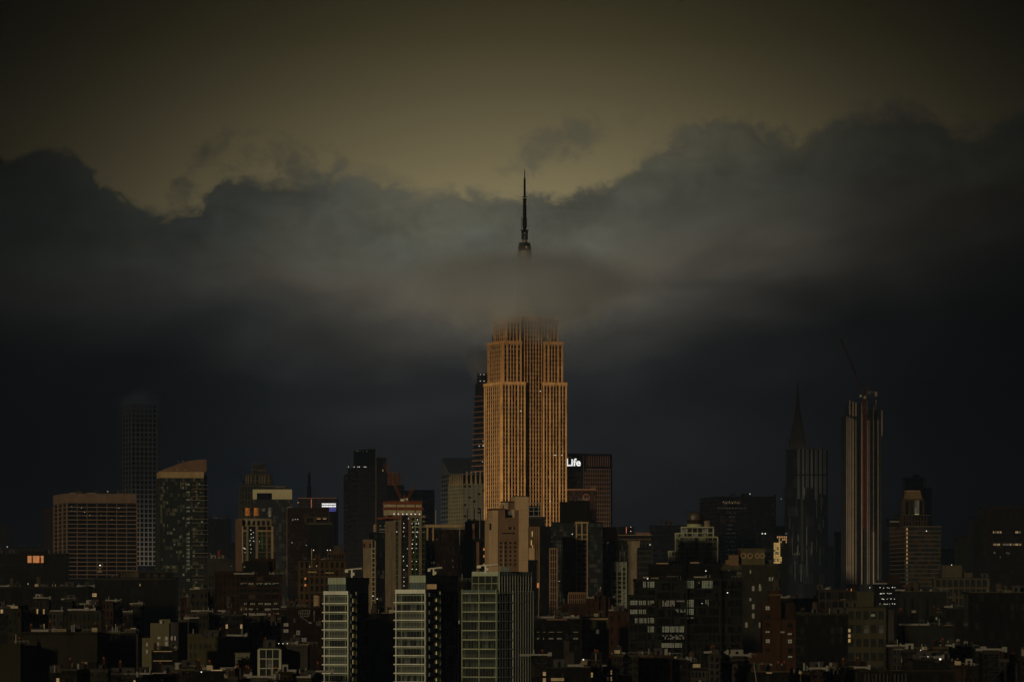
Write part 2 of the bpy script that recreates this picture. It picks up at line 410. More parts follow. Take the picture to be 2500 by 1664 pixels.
def rooftop(b, n, p0, p1, pt, hmax=4.0, mat=None, y0=4, y1=18):
    """bulkheads, ducts, vents, chimneys, railings and cooling units on a roof"""
    z = b.z(pt) + .3
    for i in range(n):
        x = b.u(rng.uniform(p0, p1)); wd = rng.uniform(1.2, 4.5); h = rng.uniform(.8, hmax); y = rng.uniform(y0, y1); q = rng.random(); m = mat or rng.choice((LEAD, LEAD, CONCD, SHADEBR, GREYM))
        if q < .2: b.part('vent_pipe', GREYM, x, x + .3, y, y + .3, z, z + h * 1.3)
        elif q < .38:
            bh = b.part('bulkhead', m, x - wd / 2, x + wd / 2, y, y + wd, z, z + 2.6); sub(b.part('bulkhead_roof', CONCD, x - wd / 2 - .2, x + wd / 2 + .2, y - .3, y + wd + .2, z + 2.61, z + 2.8), bh); sub(b.part('bulkhead_door', BLACK, x - .45, x + .45, y - .06, y - .01, z, z + 2.0), bh)
        elif q < .52: b.part('duct', GREYM, x - wd, x + wd, y, y + .7, z + .4, z + 1.1); b.part('duct', GREYM, x + wd, x + wd + .7, y, y + .7, z, z + 1.6)
        elif q < .66:
            ch = b.part('chimney', BROWN, x - .5, x + .5, y, y + .8, z, z + h + 1); b.part('chimney_pot', RUST, x - .25, x + .25, y + .15, y + .6, z + h + 1, z + h + 1.6).name; sub(C.objects[-1], ch)
        elif q < .8:
            for k in range(4): b.part('rail_post', GREYM, x + k * 1.5, x + k * 1.5 + .07, y0 - 1, y0 - .93, z, z + 1.1)
            b.part('rail', GREYM, x, x + 4.6, y0 - 1.02, y0 - .92, z + 1.05, z + 1.15)
        elif q < .92: b.part('cooling_unit', PALE if rng.random() < .3 else m, x - .9, x + .9, y, y + 1.4, z + .3, z + 1.7); b.part('unit_stand', DKMET, x - .7, x + .7, y + .2, y + 1.2, z - .2, z + .3)
        else: b.part('skylight', CONC, x - 1.6, x + 1.6, y, y + 2.4, z, z + .6)

def tank(px, pt, pb, wpx, Y, mat, label, roofm=None):
    """wooden water tank on legs"""
    k = Y / F; r = wpx * k / 2; h = (pb - pt) * k
    o = empty('water_tank', (X(px, Y), Y, Z(pb, Y)), label, 'water tank', 'rooftop water tanks')
    br = MB().lathe([(r * .96, h * .22), (r, h * .24), (r * .95, h * .86)], 14).build('barrel', mat, o)
    MB().lathe([(r * 1.06, h * .861), (r * .05, h)], 14).build('conical_roof', roofm or mat, o)
    for q in (.36, .5, .66): MB().lathe([(r * 1.012, h * q), (r * 1.012, h * q + .12)], 14).build('hoop', LEAD, br)
    for sx_ in (-1, 1):
        for sy in (-1, 1): part('leg', DKMET, o, sx_ * r * .6 - .12, sx_ * r * .6 + .12, sy * r * .6 - .12, sy * r * .6 + .12, -.5, h * .23)
    return o
def crane(Y, base, tip, back, mastbot, mat, label, wj=1.6, wm=2.0, cabm=None):
    k = Y / F; bz = Z(base[1], Y); bx = X(base[0], Y)
    o = empty('tower_crane', (bx, Y, Z(mastbot, Y)), label, 'crane', 'tower cranes'); z0 = Z(mastbot, Y)
    P = lambda q: (X(q[0], Y) - bx, 0, Z(q[1], Y) - z0)
    b0 = Vector(P(base))
    MB().lattice((0, 0, 0), b0, wm, wm * 1.3, .16).build('mast', mat, o)
    MB().lattice(b0, P(tip), wj, wj * 1.6, .13).build('jib', mat, o)
    bk = Vector(P(back))
    MB().bar(b0, bk, .35).build('counter_jib', mat, o)
    apex = b0 + (bk - b0) * .5 + Vector((0, 0, (Vector(P(tip)) - b0).length * .16))
    MB().bar(b0, apex, .22).bar(bk, apex, .18).build('frame', mat, o)
    tp = Vector(P(tip))
    MB().bar(apex, b0 + (tp - b0) * .82, .07).build('stay_cable', DKMET, o)
    MB().bar(tp, tp + Vector((0, 0, -(tp - b0).length * .3)), .06).build('hoist_cable', DKMET, o)
    part('counterweight', CONC, o, bk.x - 1.6, bk.x + 1.6, -1.2, 1.2, bk.z - 2.6, bk.z + .4)
    part('cab', cabm or WHITE, o, b0.x - 1.5, b0.x + .9, -1.8, .2, b0.z - .4, b0.z + 2.0)
    return o

# ------------------------------------------------------------------ ground
g = MB().box(-30000, 30000, -3000, 50000, -2, 0).build('ground', stone('asphalt', (.03, .03, .03), .3)); g['kind'] = 'structure'

# ------------------------------------------------------------------ the tall landmark tower in the middle
def landmark():
    b = B('art_deco_skyscraper', 'tall sunlit orange limestone skyscraper with its top lost in cloud', 'skyscraper', 4170, 1224, 19, 'L', D=43)
    u, z = b.u, b.z
    glass = pane_mat('landmark_pane', (.008, .0055, .004), (.03, .022, .012), .2, 1.7, 3.5)
    FL = 3.52
    def wing(groups, p0, p1, zt, zb, y0, lime, cap=2.2, thin=.52, wc=2.0):
        """piers and window columns; groups = number of window columns between the broad piers"""
        x0, x1 = u(p0), u(p1); tot = sum(g * wc + (g - 1) * thin for g in groups)
        bp = (x1 - x0 - tot) / (len(groups) + 1); x = x0
        cols = []
        for gi, g in enumerate(groups):
            b.part('pier', lime, x, x + bp, y0 - 1.1, y0, zb, zt - cap); x += bp
            for k in range(g):
                cols.append((x, x + wc)); x += wc
                if k < g - 1:
                    b.part('mullion', lime, x, x + thin, y0 - .95, y0, zb, zt - cap); x += thin
        b.part('pier', lime, x, x1, y0 - 1.1, y0, zb, zt - cap)
        b.part('parapet', lime, x0 - .3, x1 + .3, y0 - 1.3, y0, zt - cap, zt + .4)
        m = MB(); n = int((zt - zb) / FL)
        for a, c in cols:
            for j in range(n):
                q = zt - cap - j * FL
                if rng.random() < .9: m.box(a + .02, c - .02, y0 - .3, y0, q - 1.05, q - .05 - rng.random() * .4)
        m.build('spandrel', ALU, b.o, stuff=True)
    def sidewing(n, y0, y1, x, zt, zb, lime, cap=2.2):
        bw = (y1 - y0) / n
        for i in range(n + 1):
            h = .62 if 0 < i < n else 1.1
            c = min(max(y0 + i * bw, y0 + h), y1 - h)
            b.part('pier', lime, x - .42, x, c - h, c + h, zb, zt - cap)
        b.part('parapet', lime, x - 1.1, x, y0 - .3, y1 + .3, zt - cap, zt + .4)
        m = MB(); k = int((zt - zb) / FL)
        for i in range(n):
            for j in range(k):
                q = zt - cap - j * FL
                m.box(x - .12, x, y0 + i * bw + .8, y0 + (i + 1) * bw - .8, q - 1.3, q - .2)
        m.build('spandrel', ALU, b.o, stuff=True)
    xL = 0.0; xR = u(1383)
    z72, z81 = z(932), z(832)
    zb = z(1330)
    # lower wings
    for p0, p1, grp in ((1224, 1282, (2, 3, 2)), (1325, 1383, (2, 3, 2))):
        MB().box(u(p0), u(p1), 0, 43, 0, z72).build('glazing', glass, b.o, stuff=True)
        wing(grp, p0, p1, z72, zb, 0, LIME)
        b.part('setback_roof', LIME, u(p0), u(p1), 1.0, 43, z72 + .02, z72 + .5)
    sidewing(8, 0, 43, xL, z72, zb, LIME)
    # recessed centre running up past both setbacks
    zc = Z(772, 4170)
    MB().box(u(1282) + .05, u(1325) - .05, 3.6, 36, 0, zc).build('glazing', glass, b.o, stuff=True)
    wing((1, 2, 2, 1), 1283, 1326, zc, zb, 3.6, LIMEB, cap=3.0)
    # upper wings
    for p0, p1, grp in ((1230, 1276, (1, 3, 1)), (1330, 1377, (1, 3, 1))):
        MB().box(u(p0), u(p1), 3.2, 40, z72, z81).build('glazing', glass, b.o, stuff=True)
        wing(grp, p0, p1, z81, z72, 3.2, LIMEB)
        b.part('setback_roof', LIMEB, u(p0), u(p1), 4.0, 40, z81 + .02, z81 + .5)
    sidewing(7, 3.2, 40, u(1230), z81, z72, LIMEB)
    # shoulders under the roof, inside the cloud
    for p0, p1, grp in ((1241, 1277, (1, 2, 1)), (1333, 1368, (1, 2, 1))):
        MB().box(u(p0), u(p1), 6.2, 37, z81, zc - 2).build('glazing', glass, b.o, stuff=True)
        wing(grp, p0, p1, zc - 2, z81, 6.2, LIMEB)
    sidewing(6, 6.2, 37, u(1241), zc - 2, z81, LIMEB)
    b.part('roof', LIMEB, u(1246), u(1362), 8, 36, zc - 1.95, zc + .8)
    # mooring mast, observation drum and dome
    cy = 21.0; cx = (X(1281, 4170) * (4170 + 20) / 4170 - b.xc + cy * b.s) / b.c
    zr = zc + .8; zt = Z(640, 4170)
    m = MB(); m.lathe([(9.5, zr), (8.6, zr + 6), (7.0, zr + 9), (6.2, zt - 4), (6.0, zt)], 16, cx, cy)
    m.build('mooring_mast', BRASS, b.o)
    for k in range(8):
        a = k * math.pi / 4 + .2
        MB().box(cx + 6.8 * math.cos(a) - .5, cx + 6.8 * math.cos(a) + .5, cy + 6.8 * math.sin(a) - .5, cy + 6.8 * math.sin(a) + .5, zr, zt).build('mast_fin', ALU, b.o)
    zd = lambda py: Z(py, 4170)
    MB().lathe([(5.25, zd(640)), (5.25, zd(611)), (5.5, zd(610.5)), (5.5, zd(606))], 20, cx, cy).build('observation_drum', BRASS, b.o)
    MB().lathe([(5.1, zd(606)), (5.1, zd(601)), (5.4, zd(600.5)), (5.2, zd(595)), (4.6, zd(590)), (4.2, zd(588))], 20, cx, cy).build('dome', STEEL, b.o)
    for k in range(20):
        a = 2 * math.pi * k / 20
        part('drum_rib', ALU, b.o, cx + 5.35 * math.cos(a) - .12, cx + 5.35 * math.cos(a) + .12, cy + 5.35 * math.sin(a) - .12, cy + 5.35 * math.sin(a) + .12, zd(612), zd(628))
    MB().lathe([(5.0, zd(588)), (5.0, zd(586.5))], 20, cx, cy).build('gallery', DKMET, b.o)
    MB().lathe([(2.6, zd(586.5)), (2.1, zd(580)), (1.9, zd(578))], 14, cx, cy).build('antenna_base', BRASS, b.o)
    m = MB().lattice((cx, cy, zd(578)), (cx, cy, zd(556)), 3.6, 1.8, .30); m.build('antenna_cage', STEEL, b.o)
    for q in range(6):
        MB().lathe([(2.5, zd(577 - q * 4)), (2.5, zd(576 - q * 4))], 12, cx, cy).build('antenna_ring', STEEL, b.o)
    MB().lathe([(3.6, zd(556)), (3.6, zd(554.5))], 12, cx, cy).build('antenna_platform', DKMET, b.o)
    MB().bar((cx - 2.7, cy, zd(556)), (cx - 2.7, cy, zd(523)), .14).build('side_aerial', DKMET, b.o)
    MB().lathe([(1.3, zd(554)), (1.75, zd(545)), (1.9, zd(530)), (1.5, zd(525)), (1.35, zd(500)), (1.25, zd(476))], 10, cx, cy).build('antenna_shaft', STEEL, b.o)
    for py, r in ((548, 2.2), (541, 2.3), (534, 2.2), (527, 2.1), (515, 1.9), (506, 1.9), (498, 2.0), (488, 2.0), (481, 2.1), (474, 2.3)):
        MB().lathe([(r, zd(py)), (r, zd(py - 1.5))], 10, cx, cy).build('antenna_ring', STEEL, b.o)
    MB().lathe([(.95, zd(474)), (.85, zd(429)), (.5, zd(427)), (.32, zd(412)), (.06, zd(402))], 8, cx, cy).build('spire_tip', STEEL, b.o)
    ball('lamp', E_WARM, b.o, cx - .4, cy - 5.4, zd(598), .7)
    for px, py in ((1198, 853), (1211, 851), (1223, 850), (1238, 849.5), (1247, 849), (1254, 849.5), (1268, 849.5)):
        b.lamp(px, py, .9, 1.6 if px > 1228 else -.5, E_WARM)
    for px, py in ((1229.5, 824), (1255.5, 816), (1344, 826), (1238, 814)): b.lamp(px, py, 1.6, 2.0, E_PALE)
    for px, py in ((1318, 953), (1270, 1002), (1352, 1109), (1356, 1109), (1371, 1109), (1342, 1222)): b.lamp(px, py, .9, -1.0)
    # rooftop clutter on the setback
    for i in range(14):
        p = rng.uniform(1195, 1274) if i < 9 else rng.uniform(1331, 1372)
        x = u(p); hh = rng.uniform(1.5, 5)
        b.part('roof_aerial', DKMET, x, x + .35, 4.6, 5.0, z81, z81 + hh)
landmark()

# ------------------------------------------------------------------ skyline left of the landmark
def left_side():
    # far dark towers at the edge
    b = B('office_tower', 'black ribbed tower slice at the extreme edge beside the lone white lamp', 'skyscraper', 5200, -14, 0, D=30)
    tier(b, -14, 20, 1282, 1400, (7, 1, .45, .1), None, BLACK); b.lamp(18, 1334, .9)
    b = B('office_tower', 'dark reddish slender tower just behind the granite grid office block', 'skyscraper', 5400, 104, 0, D=30)
    tier(b, 104, 140, 1241, 1400, (6, 1, .4, .08), None, stone('edge_maroon', (.016, .008, .005), .3))
    # granite grid office
    b = B('office_block', 'broad granite office block with seven wide bays and a blank brown top', 'office building', 4400, 164, 14, 'L', D=45)
    b.D = b.v(132)
    W = [(GBLK, 1.0)]
    tier(b, 164, 333, 1227, 1412, (7, 18, .06, .24), (3, 18, .12, .24), GRANITE, d=.8, win=W, rh=0, pale=(.01, .01, .01))
    z0, z1 = b.z(1226), b.z(1204)
    n = 12
    for i in range(n):
        x0 = b.u(164) + (b.u(333) - b.u(164)) * i / n; x1 = b.u(164) + (b.u(333) - b.u(164)) * (i + 1) / n
        b.part('cornice_panel', GRANITE, x0 + .03, x1 - .03, -.9, 2, z0, z1)
    b.part('cornice_side', GRANITE, -.9, 1.5, 2, b.D, z0, z1)
    b.part('roof', LEAD, 1.5, b.u(333) - .3, 2, b.D, z0, z1 - 1)
    rooftop(b, 14, 170, 325, 1205, 3.0)
    ball('roof_globe', WHITE, b.o, b.u(267), 8, b.z(1198), .9)
    for px, py in ((175, 1236), (190, 1238), (198.5, 1239), (229, 1238), (263, 1237.5), (290, 1239), (302, 1238), (175, 1246.5), (230, 1247.5), (250, 1247), (289, 1247), (301.5, 1248), (182, 1248), (206, 1249),
                   (218, 1257), (219, 1256.5), (193, 1257), (257, 1257), (295, 1259), (302, 1258.5), (247, 1257), (228, 1258), (266, 1257.5), (269, 1267.5), (273, 1267), (310, 1258), (210, 1258)):
        b.lamp(px, py, rng.uniform(.35, .8), -.35)
    # slender concrete grid tower dissolving upwards
    b = B('slender_tower', 'very tall slender grid tower fading into the dark cloud behind the granite block', 'skyscraper', 6500, 321, 22, 'L', D=30)
    b.D = b.v(300)
    PK = stone('park_concrete', (.38, .38, .38), .25)
    tier(b, 321, 382, 985, 1380, (6, 34, .24, .24), (3, 34, .22, .26), PK, d=.9, glass=GBLUE)
    for px in range(326, 378, 9): b.lit(E_DIM, px, px + 5, 1087, 1090, name='mechanical_light')
    # glass apartment tower with the slanting penthouse
    b = B('apartment_tower', 'glass apartment tower with pale top band and slanting brown penthouse', 'skyscraper', 4000, 390, 10, 'L', D=34)
    b.D = b.v(380)
    gl = pane_mat('apartment_pane', (.006, .007, .006), (.05, .052, .030), .34, 2.0, 2.95, 0, b.z(1166))
    tier(b, 390, 497, 1166, 1480, (16, 34, .12, .16), (2, 34, .5, .2), stone('slate_metal', (.020, .022, .016), .3), glass=gl, rh=0)
    b.part('parapet_band', BEIGE, b.u(389), b.u(497.5), -.8, 20, b.z(1165.8), b.z(1151))
    b.part('corner_bay', stone('slate_bay', (.014, .015, .012), .3), b.u(497.3), b.u(507), 3, b.D - 2, 0, b.z(1158))
    for j in range(30):
        z = b.z(1166) - (j + .9) * 2.95
        b.part('balcony_slab', CONC if j % 3 else OLIVE, b.u(469), b.u(508), -1.4, 1, z, z + .35)
    xs = [(384, 1150), (400, 1146), (420, 1138), (440, 1130), (462, 1124), (485, 1121), (505, 1120)]
    for (a, ya), (c, yc) in zip(xs, xs[1:]):
        x0, x1, zb_ = b.u(a), b.u(c), b.z(1150.5)
        MB().hexa([(x0, 2, zb_), (x1, 2, zb_), (x1, 22, zb_), (x0, 22, zb_), (x0, 2, b.z(ya)), (x1, 2, b.z(yc)), (x1, 22, b.z(yc)), (x0, 22, b.z(ya))]).build('penthouse_panel', TANB, b.o)
    for px, py in ((402, 1146.5), (432, 1146), (452, 1146), (434, 1126), (446, 1125), (490, 1201), (482, 1228)): b.lamp(px, py, .7, -1.5, E_WARM)
    for j in range(26):
        if rng.random() < .75: b.lit(E_PALE, 455, 464, 1180 + j * 9.3, 1185 + j * 9.3, -.05)
    for _ in range(38):
        px = rng.choice((394, 401, 408, 416, 423, 430, 437, 446, 470, 476, 484, 490)); py = 1167.5 + 9.22 * rng.randrange(1, 32) + 1.5
        b.lit(E_DIM if rng.random() < .6 else E_PALE, px, px + rng.choice((3, 5)), py, py + 5, -.05)
    # dark blocks between
    b = B('office_tower', 'plain black block in the gap right of the glass apartment tower', 'skyscraper', 5600, 508, 0, D=40)
    tier(b, 508, 560, 1267, 1450, (8, 12, .2, .3), None, BLACKB); rooftop(b, 8, 512, 556, 1267, 6)
    b = B('office_tower', 'short black-blue block behind the pale roof box with the red tank', 'skyscraper', 5000, 558, 0, D=40)
    tier(b, 558, 600, 1325, 1450, (6, 8, .2, .3), None, BLACKB)
    b = B('low_building', 'grey blank-walled roof box below the small red water tank', 'building', 3000, 506, 8, 'L', D=25)
    tier(b, 508, 570, 1366, 1480, None, None, CONCD)
    tier(b, 506, 546, 1402, 1500, (6, 6, .4, .35), None, CONCD, v0=-8, v1=-2); rooftop(b, 6, 512, 565, 1366, 4, GREYM, 1, 10)
    tank(536, 1341, 1364, 11, 3005, stone('red_tank', (.10, .03, .02), .3), 'small red cylindrical water tank on the grey blank-walled roof box')
    # stepped old tower
    b = B('stepped_tower', 'stepped olive stone tower with ribbed crown behind the orange water tanks', 'skyscraper', 5200, 590, 0, 'L', D=40)
    OL2 = stone('olive_limestone', (.038, .034, .019), .4)
    tier(b, 585, 700, 1187, 1420, (16, 20, .34, .3), None, OL2, v0=0)
    tier(b, 590, 668, 1186, 1420, (11, 14, .35, .25), None, OL2, v0=-3, v1=0)
    tier(b, 600, 662, 1158, 1187, (10, 2, .4, .3), None, OL2, v0=2, v1=34, base=False)
    for px in (601, 605.5, 612, 622, 633, 639, 645, 655): b.part('crown_fin', CONC, b.u(px), b.u(px + 2.2), .6, 2, b.z(1180), b.z(1160))
    tier(b, 617, 645, 1133, 1158, (5, 2, .3, .2), None, OL2, v0=8, v1=26, base=False)
    b.part('gantry_rail', CONC, b.u(611), b.u(650), 4, 5, b.z(1146), b.z(1145)); b.part('gantry_rail', CONC, b.u(628), b.u(648), 4, 5, b.z(1150), b.z(1149))
    for px in (619, 627, 641): b.part('roof_aerial', CONC, b.u(px), b.u(px) + .6, 8, 8.6, b.z(1133), b.z(1128))
    crane(5450, (596, 1176), (573, 1137), (602, 1168), 1260, BLACKB, 'faint black crane jib left of the stepped olive tower', 2.6, 2.6, BLACK)
    # white-crowned hotel slab
    b = B('hotel_tower', 'dark glass tower with a white bracket-shaped crown', 'skyscraper', 3900, 617, 3, 'L', D=25)
    gl = pane_mat('hotel_pane', (.010, .011, .011), (.032, .036, .033), .35, 2.2, 3.1)
    tier(b, 617, 713, 1218, 1460, (18, 30, .06, .10), None, stone('hotel_mullion', (.014, .015, .015), .3), glass=gl, rh=0)
    CR = stone('crown_white', (.16, .15, .095), .12)
    b.part('crown_band', CR, b.u(617), b.u(713), -.6, 18, b.z(1203), b.z(1194))
    b.part('crown_leg', CR, b.u(617), b.u(627), -.6, 18, b.z(1218), b.z(1203.02))
    nn = 5
    for i in range(nn):
        for j in range(2):
            a, c = b.u(664) + (b.u(713) - b.u(664)) * i / nn, b.u(664) + (b.u(713) - b.u(664)) * (i + 1) / nn
            zt, zl = b.z(1203.02 + j * 7.5), b.z(1203.02 + (j + 1) * 7.5)
            b.part('crown_panel', CR, a + .03, c - .03, -.6, 18, zl + .03, zt)
    b.part('penthouse_wall', BLACKB, b.u(627), b.u(664), 1, 17, b.z(1218), b.z(1203.02))
    for px in (672, 680, 692): b.part('roof_rail', GREYM, b.u(px), b.u(px + 1), 2, 3, b.z(1194), b.z(1188))
    b.part('roof_rail', GREYM, b.u(672), b.u(695), 2, 2.4, b.z(1188), b.z(1187)); b.part('roof_rail', GREYM, b.u(636), b.u(680), 2, 2.4, b.z(1187), b.z(1186))
    for px, py, q in ((655, 1238, GREFL), (655, 1246, E_DIM), (655, 1254, E_DIM), (700, 1236, GREFL), (707, 1236, GREFL), (640, 1240, GREFL)): b.lit(q, px, px + 7, py, py + 7, -.35)
    b.part('drain_strip', CONC, b.u(700), b.u(701), -.7, -.2, b.z(1430), b.z(1240))
    # concrete apartment house with orange tanks
    b = B('concrete_tower', 'pale concrete tower with green netting below two orange water tanks', 'building', 3400, 591, 12, 'L', D=24)
    b.D = b.v(577)
    MB().box(b.u(591), b.u(666), 0, b.D, 0, b.z(1284)).build('glazing', GDARK, b.o, stuff=True)
    b.part('side_wall', TANB, -.6, 0, -.6, b.D, 0, b.z(1266))
    for p0, p1, m in ((591, 593, PALE), (601, 606, CONC), (624, 630, CONC), (649, 653, TANB), (662, 667, BEIGE)): b.part('pier', m, b.u(p0), b.u(p1), -.7, 0, b.z(1372), b.z(1284))
    b.part('netting', NET, b.u(638), b.u(641.5), -.5, 0, b.z(1340), b.z(1298))
    for j in range(8):
        zt = b.z(1296 + j * 10)
        for p0, p1 in ((593, 601), (630, 649), (653, 662)):
            b.part('spandrel', CONC if j % 2 else NET, b.u(p0), b.u(p1), -.35, 0, zt - .35, zt)
    b.part('parapet', BEIGE, b.u(630), b.u(664), -.9, 0, b.z(1297), b.z(1293)); b.part('parapet', BEIGE, b.u(591), b.u(601), -.9, 0, b.z(1297), b.z(1293))
    tier(b, 591, 662, 1268, 1284, (6, 1, .4, .3), None, CONC, v0=2, v1=b.D - 2, base=False)
    b.part('front_wall', SHADEBR, b.u(591), b.u(662), -.3, 0, b.z(1293), b.z(1284))
    for px, py, r in ((603, 1271, 1.7), (617, 1271, 1.5)): b.lamp(px, py, r, 1.0, E_PALE)
    for px, py in ((612, 1293), (618, 1299), (613, 1312), (610, 1319), (619, 1320), (611, 1329), (613, 1339), (612, 1348), (598, 1339), (598, 1348), (595, 1337), (613, 1303), (618, 1311), (633, 1321)): b.lamp(px, py, rng.uniform(.5, .9), -.6)
    tank(605.5, 1235, 1265, 14, 3405, WOODO, 'orange wooden water tank, farther from the white bracket crown', WOODD)
    tank(626.5, 1235, 1265, 14, 3405, WOODO, 'orange wooden water tank beside the dark glass hotel wall', WOODD)
    # dark slab with flat roof planes
    b = B('office_block', 'dark brown slab building with two thin pale flat roof planes', 'office building', 3700, 703, 0, 'L', D=30)
    tier(b, 703, 800, 1242, 1440, (20, 20, .35, .3), None, BROWN, pale=(.02, .017, .012))
    tier(b, 753, 811, 1283, 1440, (9, 16, .4, .2), None, SHADEBR, v0=-8, v1=0, rh=0)
    b.part('roof_plane', OLIVE, b.u(741), b.u(801), -4, 6, b.z(1264), b.z(1261)); b.part('roof_plane', OLIVE, b.u(752), b.u(813), -12, 2, b.z(1281), b.z(1276))
    b.part('column', OLIVE, b.u(744), b.u(749), -3, -1, b.z(1277), b.z(1264)); b.part('column', OLIVE, b.u(766), b.u(772), -3, -1, b.z(1276), b.z(1264))
    for px in (774, 788): b.part('ceiling_light', E_WARM, b.u(px), b.u(px + 9), -2, -1.6, b.z(1266.5), b.z(1265))
    for px, py in ((715, 1268), (721, 1267), (727, 1267), (713, 1324), (748, 1330), (757, 1341), (765, 1341)): b.lamp(px, py, .6, -.8)
    b.part('flagpole', BEIGE, b.u(761.5), b.u(762.5), -14, -13.6, b.z(1390), b.z(1338))
    # tower with coloured lights and mast
    b = B('lit_tower', 'distant tower with white and blue light bars under its roof', 'skyscraper', 5400, 728, 0, 'L', D=50)
    tier(b, 728, 822, 1216, 1450, (18, 20, .15, .3), None, stone('maroon_cladding', (.035, .018, .015), .3), glass=GBLUE)
    b.part('top_band', TERRA, b.u(727), b.u(823), -.8, 0, b.z(1216), b.z(1214.6))
    for y0, y1, m in ((1228, 1231, E_SIGN), (1233, 1237, E_SIGN), (1239, 1243, E_BLUE), (1244.5, 1247.5, E_BLUE)):
        for i in range(8):
            b.lit(m, 786 + i * 4.3, 786 + i * 4.3 + 4.0, y0, y1, -.6, 'light_bar')
    b.part('light_strip', E_RED, b.u(759.6), b.u(760.6), -1, -.6, b.z(1240), b.z(1218)); b.lamp(728, 1226, 1.5, -1, E_WARM)
    MB().lathe([(2.3, 0), (2.3, b.z(1185)), (1.7, b.z(1184)), (1.5, b.z(1158)), (.5, b.z(1150))], 8, b.u(753), 20).build('mast', BLACKB, b.o)
    # big dark banded tower
    b = B('banded_tower', 'big black-brown tower with thin horizontal bands and a tall roof block', 'skyscraper', 5600, 874, 12, 'L', D=50)
    b.D = b.v(840)
    DB = stone('banded_brown', (.024, .018, .014), .3)
    gl = pane_mat('banded_pane', (.006, .006, .007), (.012, .011, .011), .4, 3, 4)
    tier(b, 874, 945, 1155, 1420, (9, 22, .06, .22), (5, 22, .06, .22), DB, glass=gl)
    tier(b, 877, 926, 1141, 1156, (7, 2, .1, .2), (3, 2, .1, .2), DB, glass=gl, v0=2, v1=b.D * .8, base=False)
    tier(b, 882, 918, 1098, 1142, (5, 1, .4, .1), None, SHADEBR, v0=4, v1=b.D * .55, base=False, glass=BLACK, rh=.5)
    b.part('roof_edge', SHADEBR, b.u(900), b.u(919), 4, 20, b.z(1098), b.z(1095))
    tier(b, 919, 945, 1118, 1155, (4, 4, .1, .3), None, DB, v0=6, v1=b.D - 6, base=False, glass=gl)
    b.part('riser_pipe', CONC, b.u(916.5), b.u(918.5), -1.4, -.4, b.z(1330), b.z(1100))
    for px in (851, 865, 874, 878, 889.5, 893.5): b.lamp(px, 1139, .8, 1)
    for px in (874, 880, 888, 897): ball('satellite_dish', WHITE, b.o, b.u(px), 4, b.z(1100.5), rng.uniform(.5, 1.0))
    b.lit(E_WARM, 933.5, 935.5, 1145, 1150, -.8)
    # ribbed sunlit block behind
    b = B('ribbed_block', 'distant block with pinkish sunlit ribs behind the orange crane', 'skyscraper', 5900, 947, 0, 'L', D=30)
    tier(b, 947, 986, 1186, 1420, (8, 1, .1, .05), None, BLACKB)
    MB().box(b.u(947), b.u(978), 2, 28, b.z(1187), b.z(1154)).build('plant_room', BLACKB, b.o)
    for i in range(10): b.part('rib', TERRA, b.u(947.5 + i * 3.2), b.u(948.8 + i * 3.2), .5, 2, b.z(1186), b.z(1152))
    b = B('office_tower', 'black flat-topped block between the orange crane and the wedge-roofed tower', 'skyscraper', 5700, 985, 0, 'L', D=40)
    tier(b, 985, 1060, 1199, 1420, (14, 20, .12, .2), None, BLACKB, glass=pane_mat('black_block_pane', (.003, .0035, .005), (.006, .007, .009), .4, 3, 4)); b.part('plant_room', BLACKB, b.u(1012), b.u(1060), 3, 25, b.z(1200), b.z(1195))
    # concrete tower under construction
    b = B('construction_tower', 'raw concrete tower under construction with strings of work lights and green netting', 'building', 3000, 966, 16, 'L', D=22)
    b.D = b.v(943)
    MB().box(b.u(966), b.u(1036), 0, b.D, 0, b.z(1257)).build('core', GDARK, b.o)
    for j in range(18):
        zt = b.z(1257) - j * 3.15
        b.part('side_panel', CONC, -.7, 0, -.6, b.D, zt - 3.1, zt)
        for p0, p1 in ((972, 979), (997, 1004), (1023, 1029)):
            b.part('concrete_pier', TANB if p0 == 997 else CONC, b.u(p0), b.u(p1), -.9, 0, zt - 3.1, zt)
        b.part('floor_edge', CONC, b.u(966), b.u(972), -.4, 0, zt - .5, zt); b.part('floor_edge', DKMET, b.u(979), b.u(997), -.35, 0, zt - .3, zt)
        gm = NET if j > 3 else GREENF
        b.part('netting', gm, b.u(1004), b.u(1023), -.45, 0, zt - .75, zt); b.part('netting', gm, b.u(1029), b.u(1037), -.45, 0, zt - .6, zt)
        b.part('mullion', gm, b.u(1012.5), b.u(1014.5), -.42, 0, zt - 3.1, zt - .75)
        if j > 3: b.part('tarpaulin', stone('tarp', (.02, .045, .035), .3) if j == 4 else bpy.data.materials['tarp'], b.u(966.5), b.u(971.5), -.3, 0, zt - 2.6, zt - .8)
    b.part('roof_deck', RUST, b.u(943), b.u(980), -2, b.D, b.z(1266), b.z(1261)); b.part('roof_deck', CONC, b.u(998), b.u(1038), -1.2, b.D, b.z(1263), b.z(1257))
    for i, (p0, p1) in enumerate(((949, 969), (971, 992), (994, 1014), (1017, 1031))):
        b.part('formwork_panel', PALE, b.u(p0), b.u(p1), 1.5, 12, b.z(1237), b.z(1230)); b.part('formwork_panel', PALE, b.u(p0), b.u(p1), 1.3, 12, b.z(1257), b.z(1244))
    b.part('floor_slab', RUST, b.u(949), b.u(1032), .5, 14, b.z(1230), b.z(1223)); b.part('floor_slab', RUST, b.u(948), b.u(1034), .5, 14, b.z(1243.9), b.z(1237.1))
    for i in range(16): b.part('railing_post', RUST, b.u(949 + i * 5.4), b.u(949.8 + i * 5.4), .5, .9, b.z(1223), b.z(1219))
    for px in (961, 971.5, 982, 992, 1002.5, 1012.5, 1023): b.lamp(px, 1254, 1.15, -1.0)
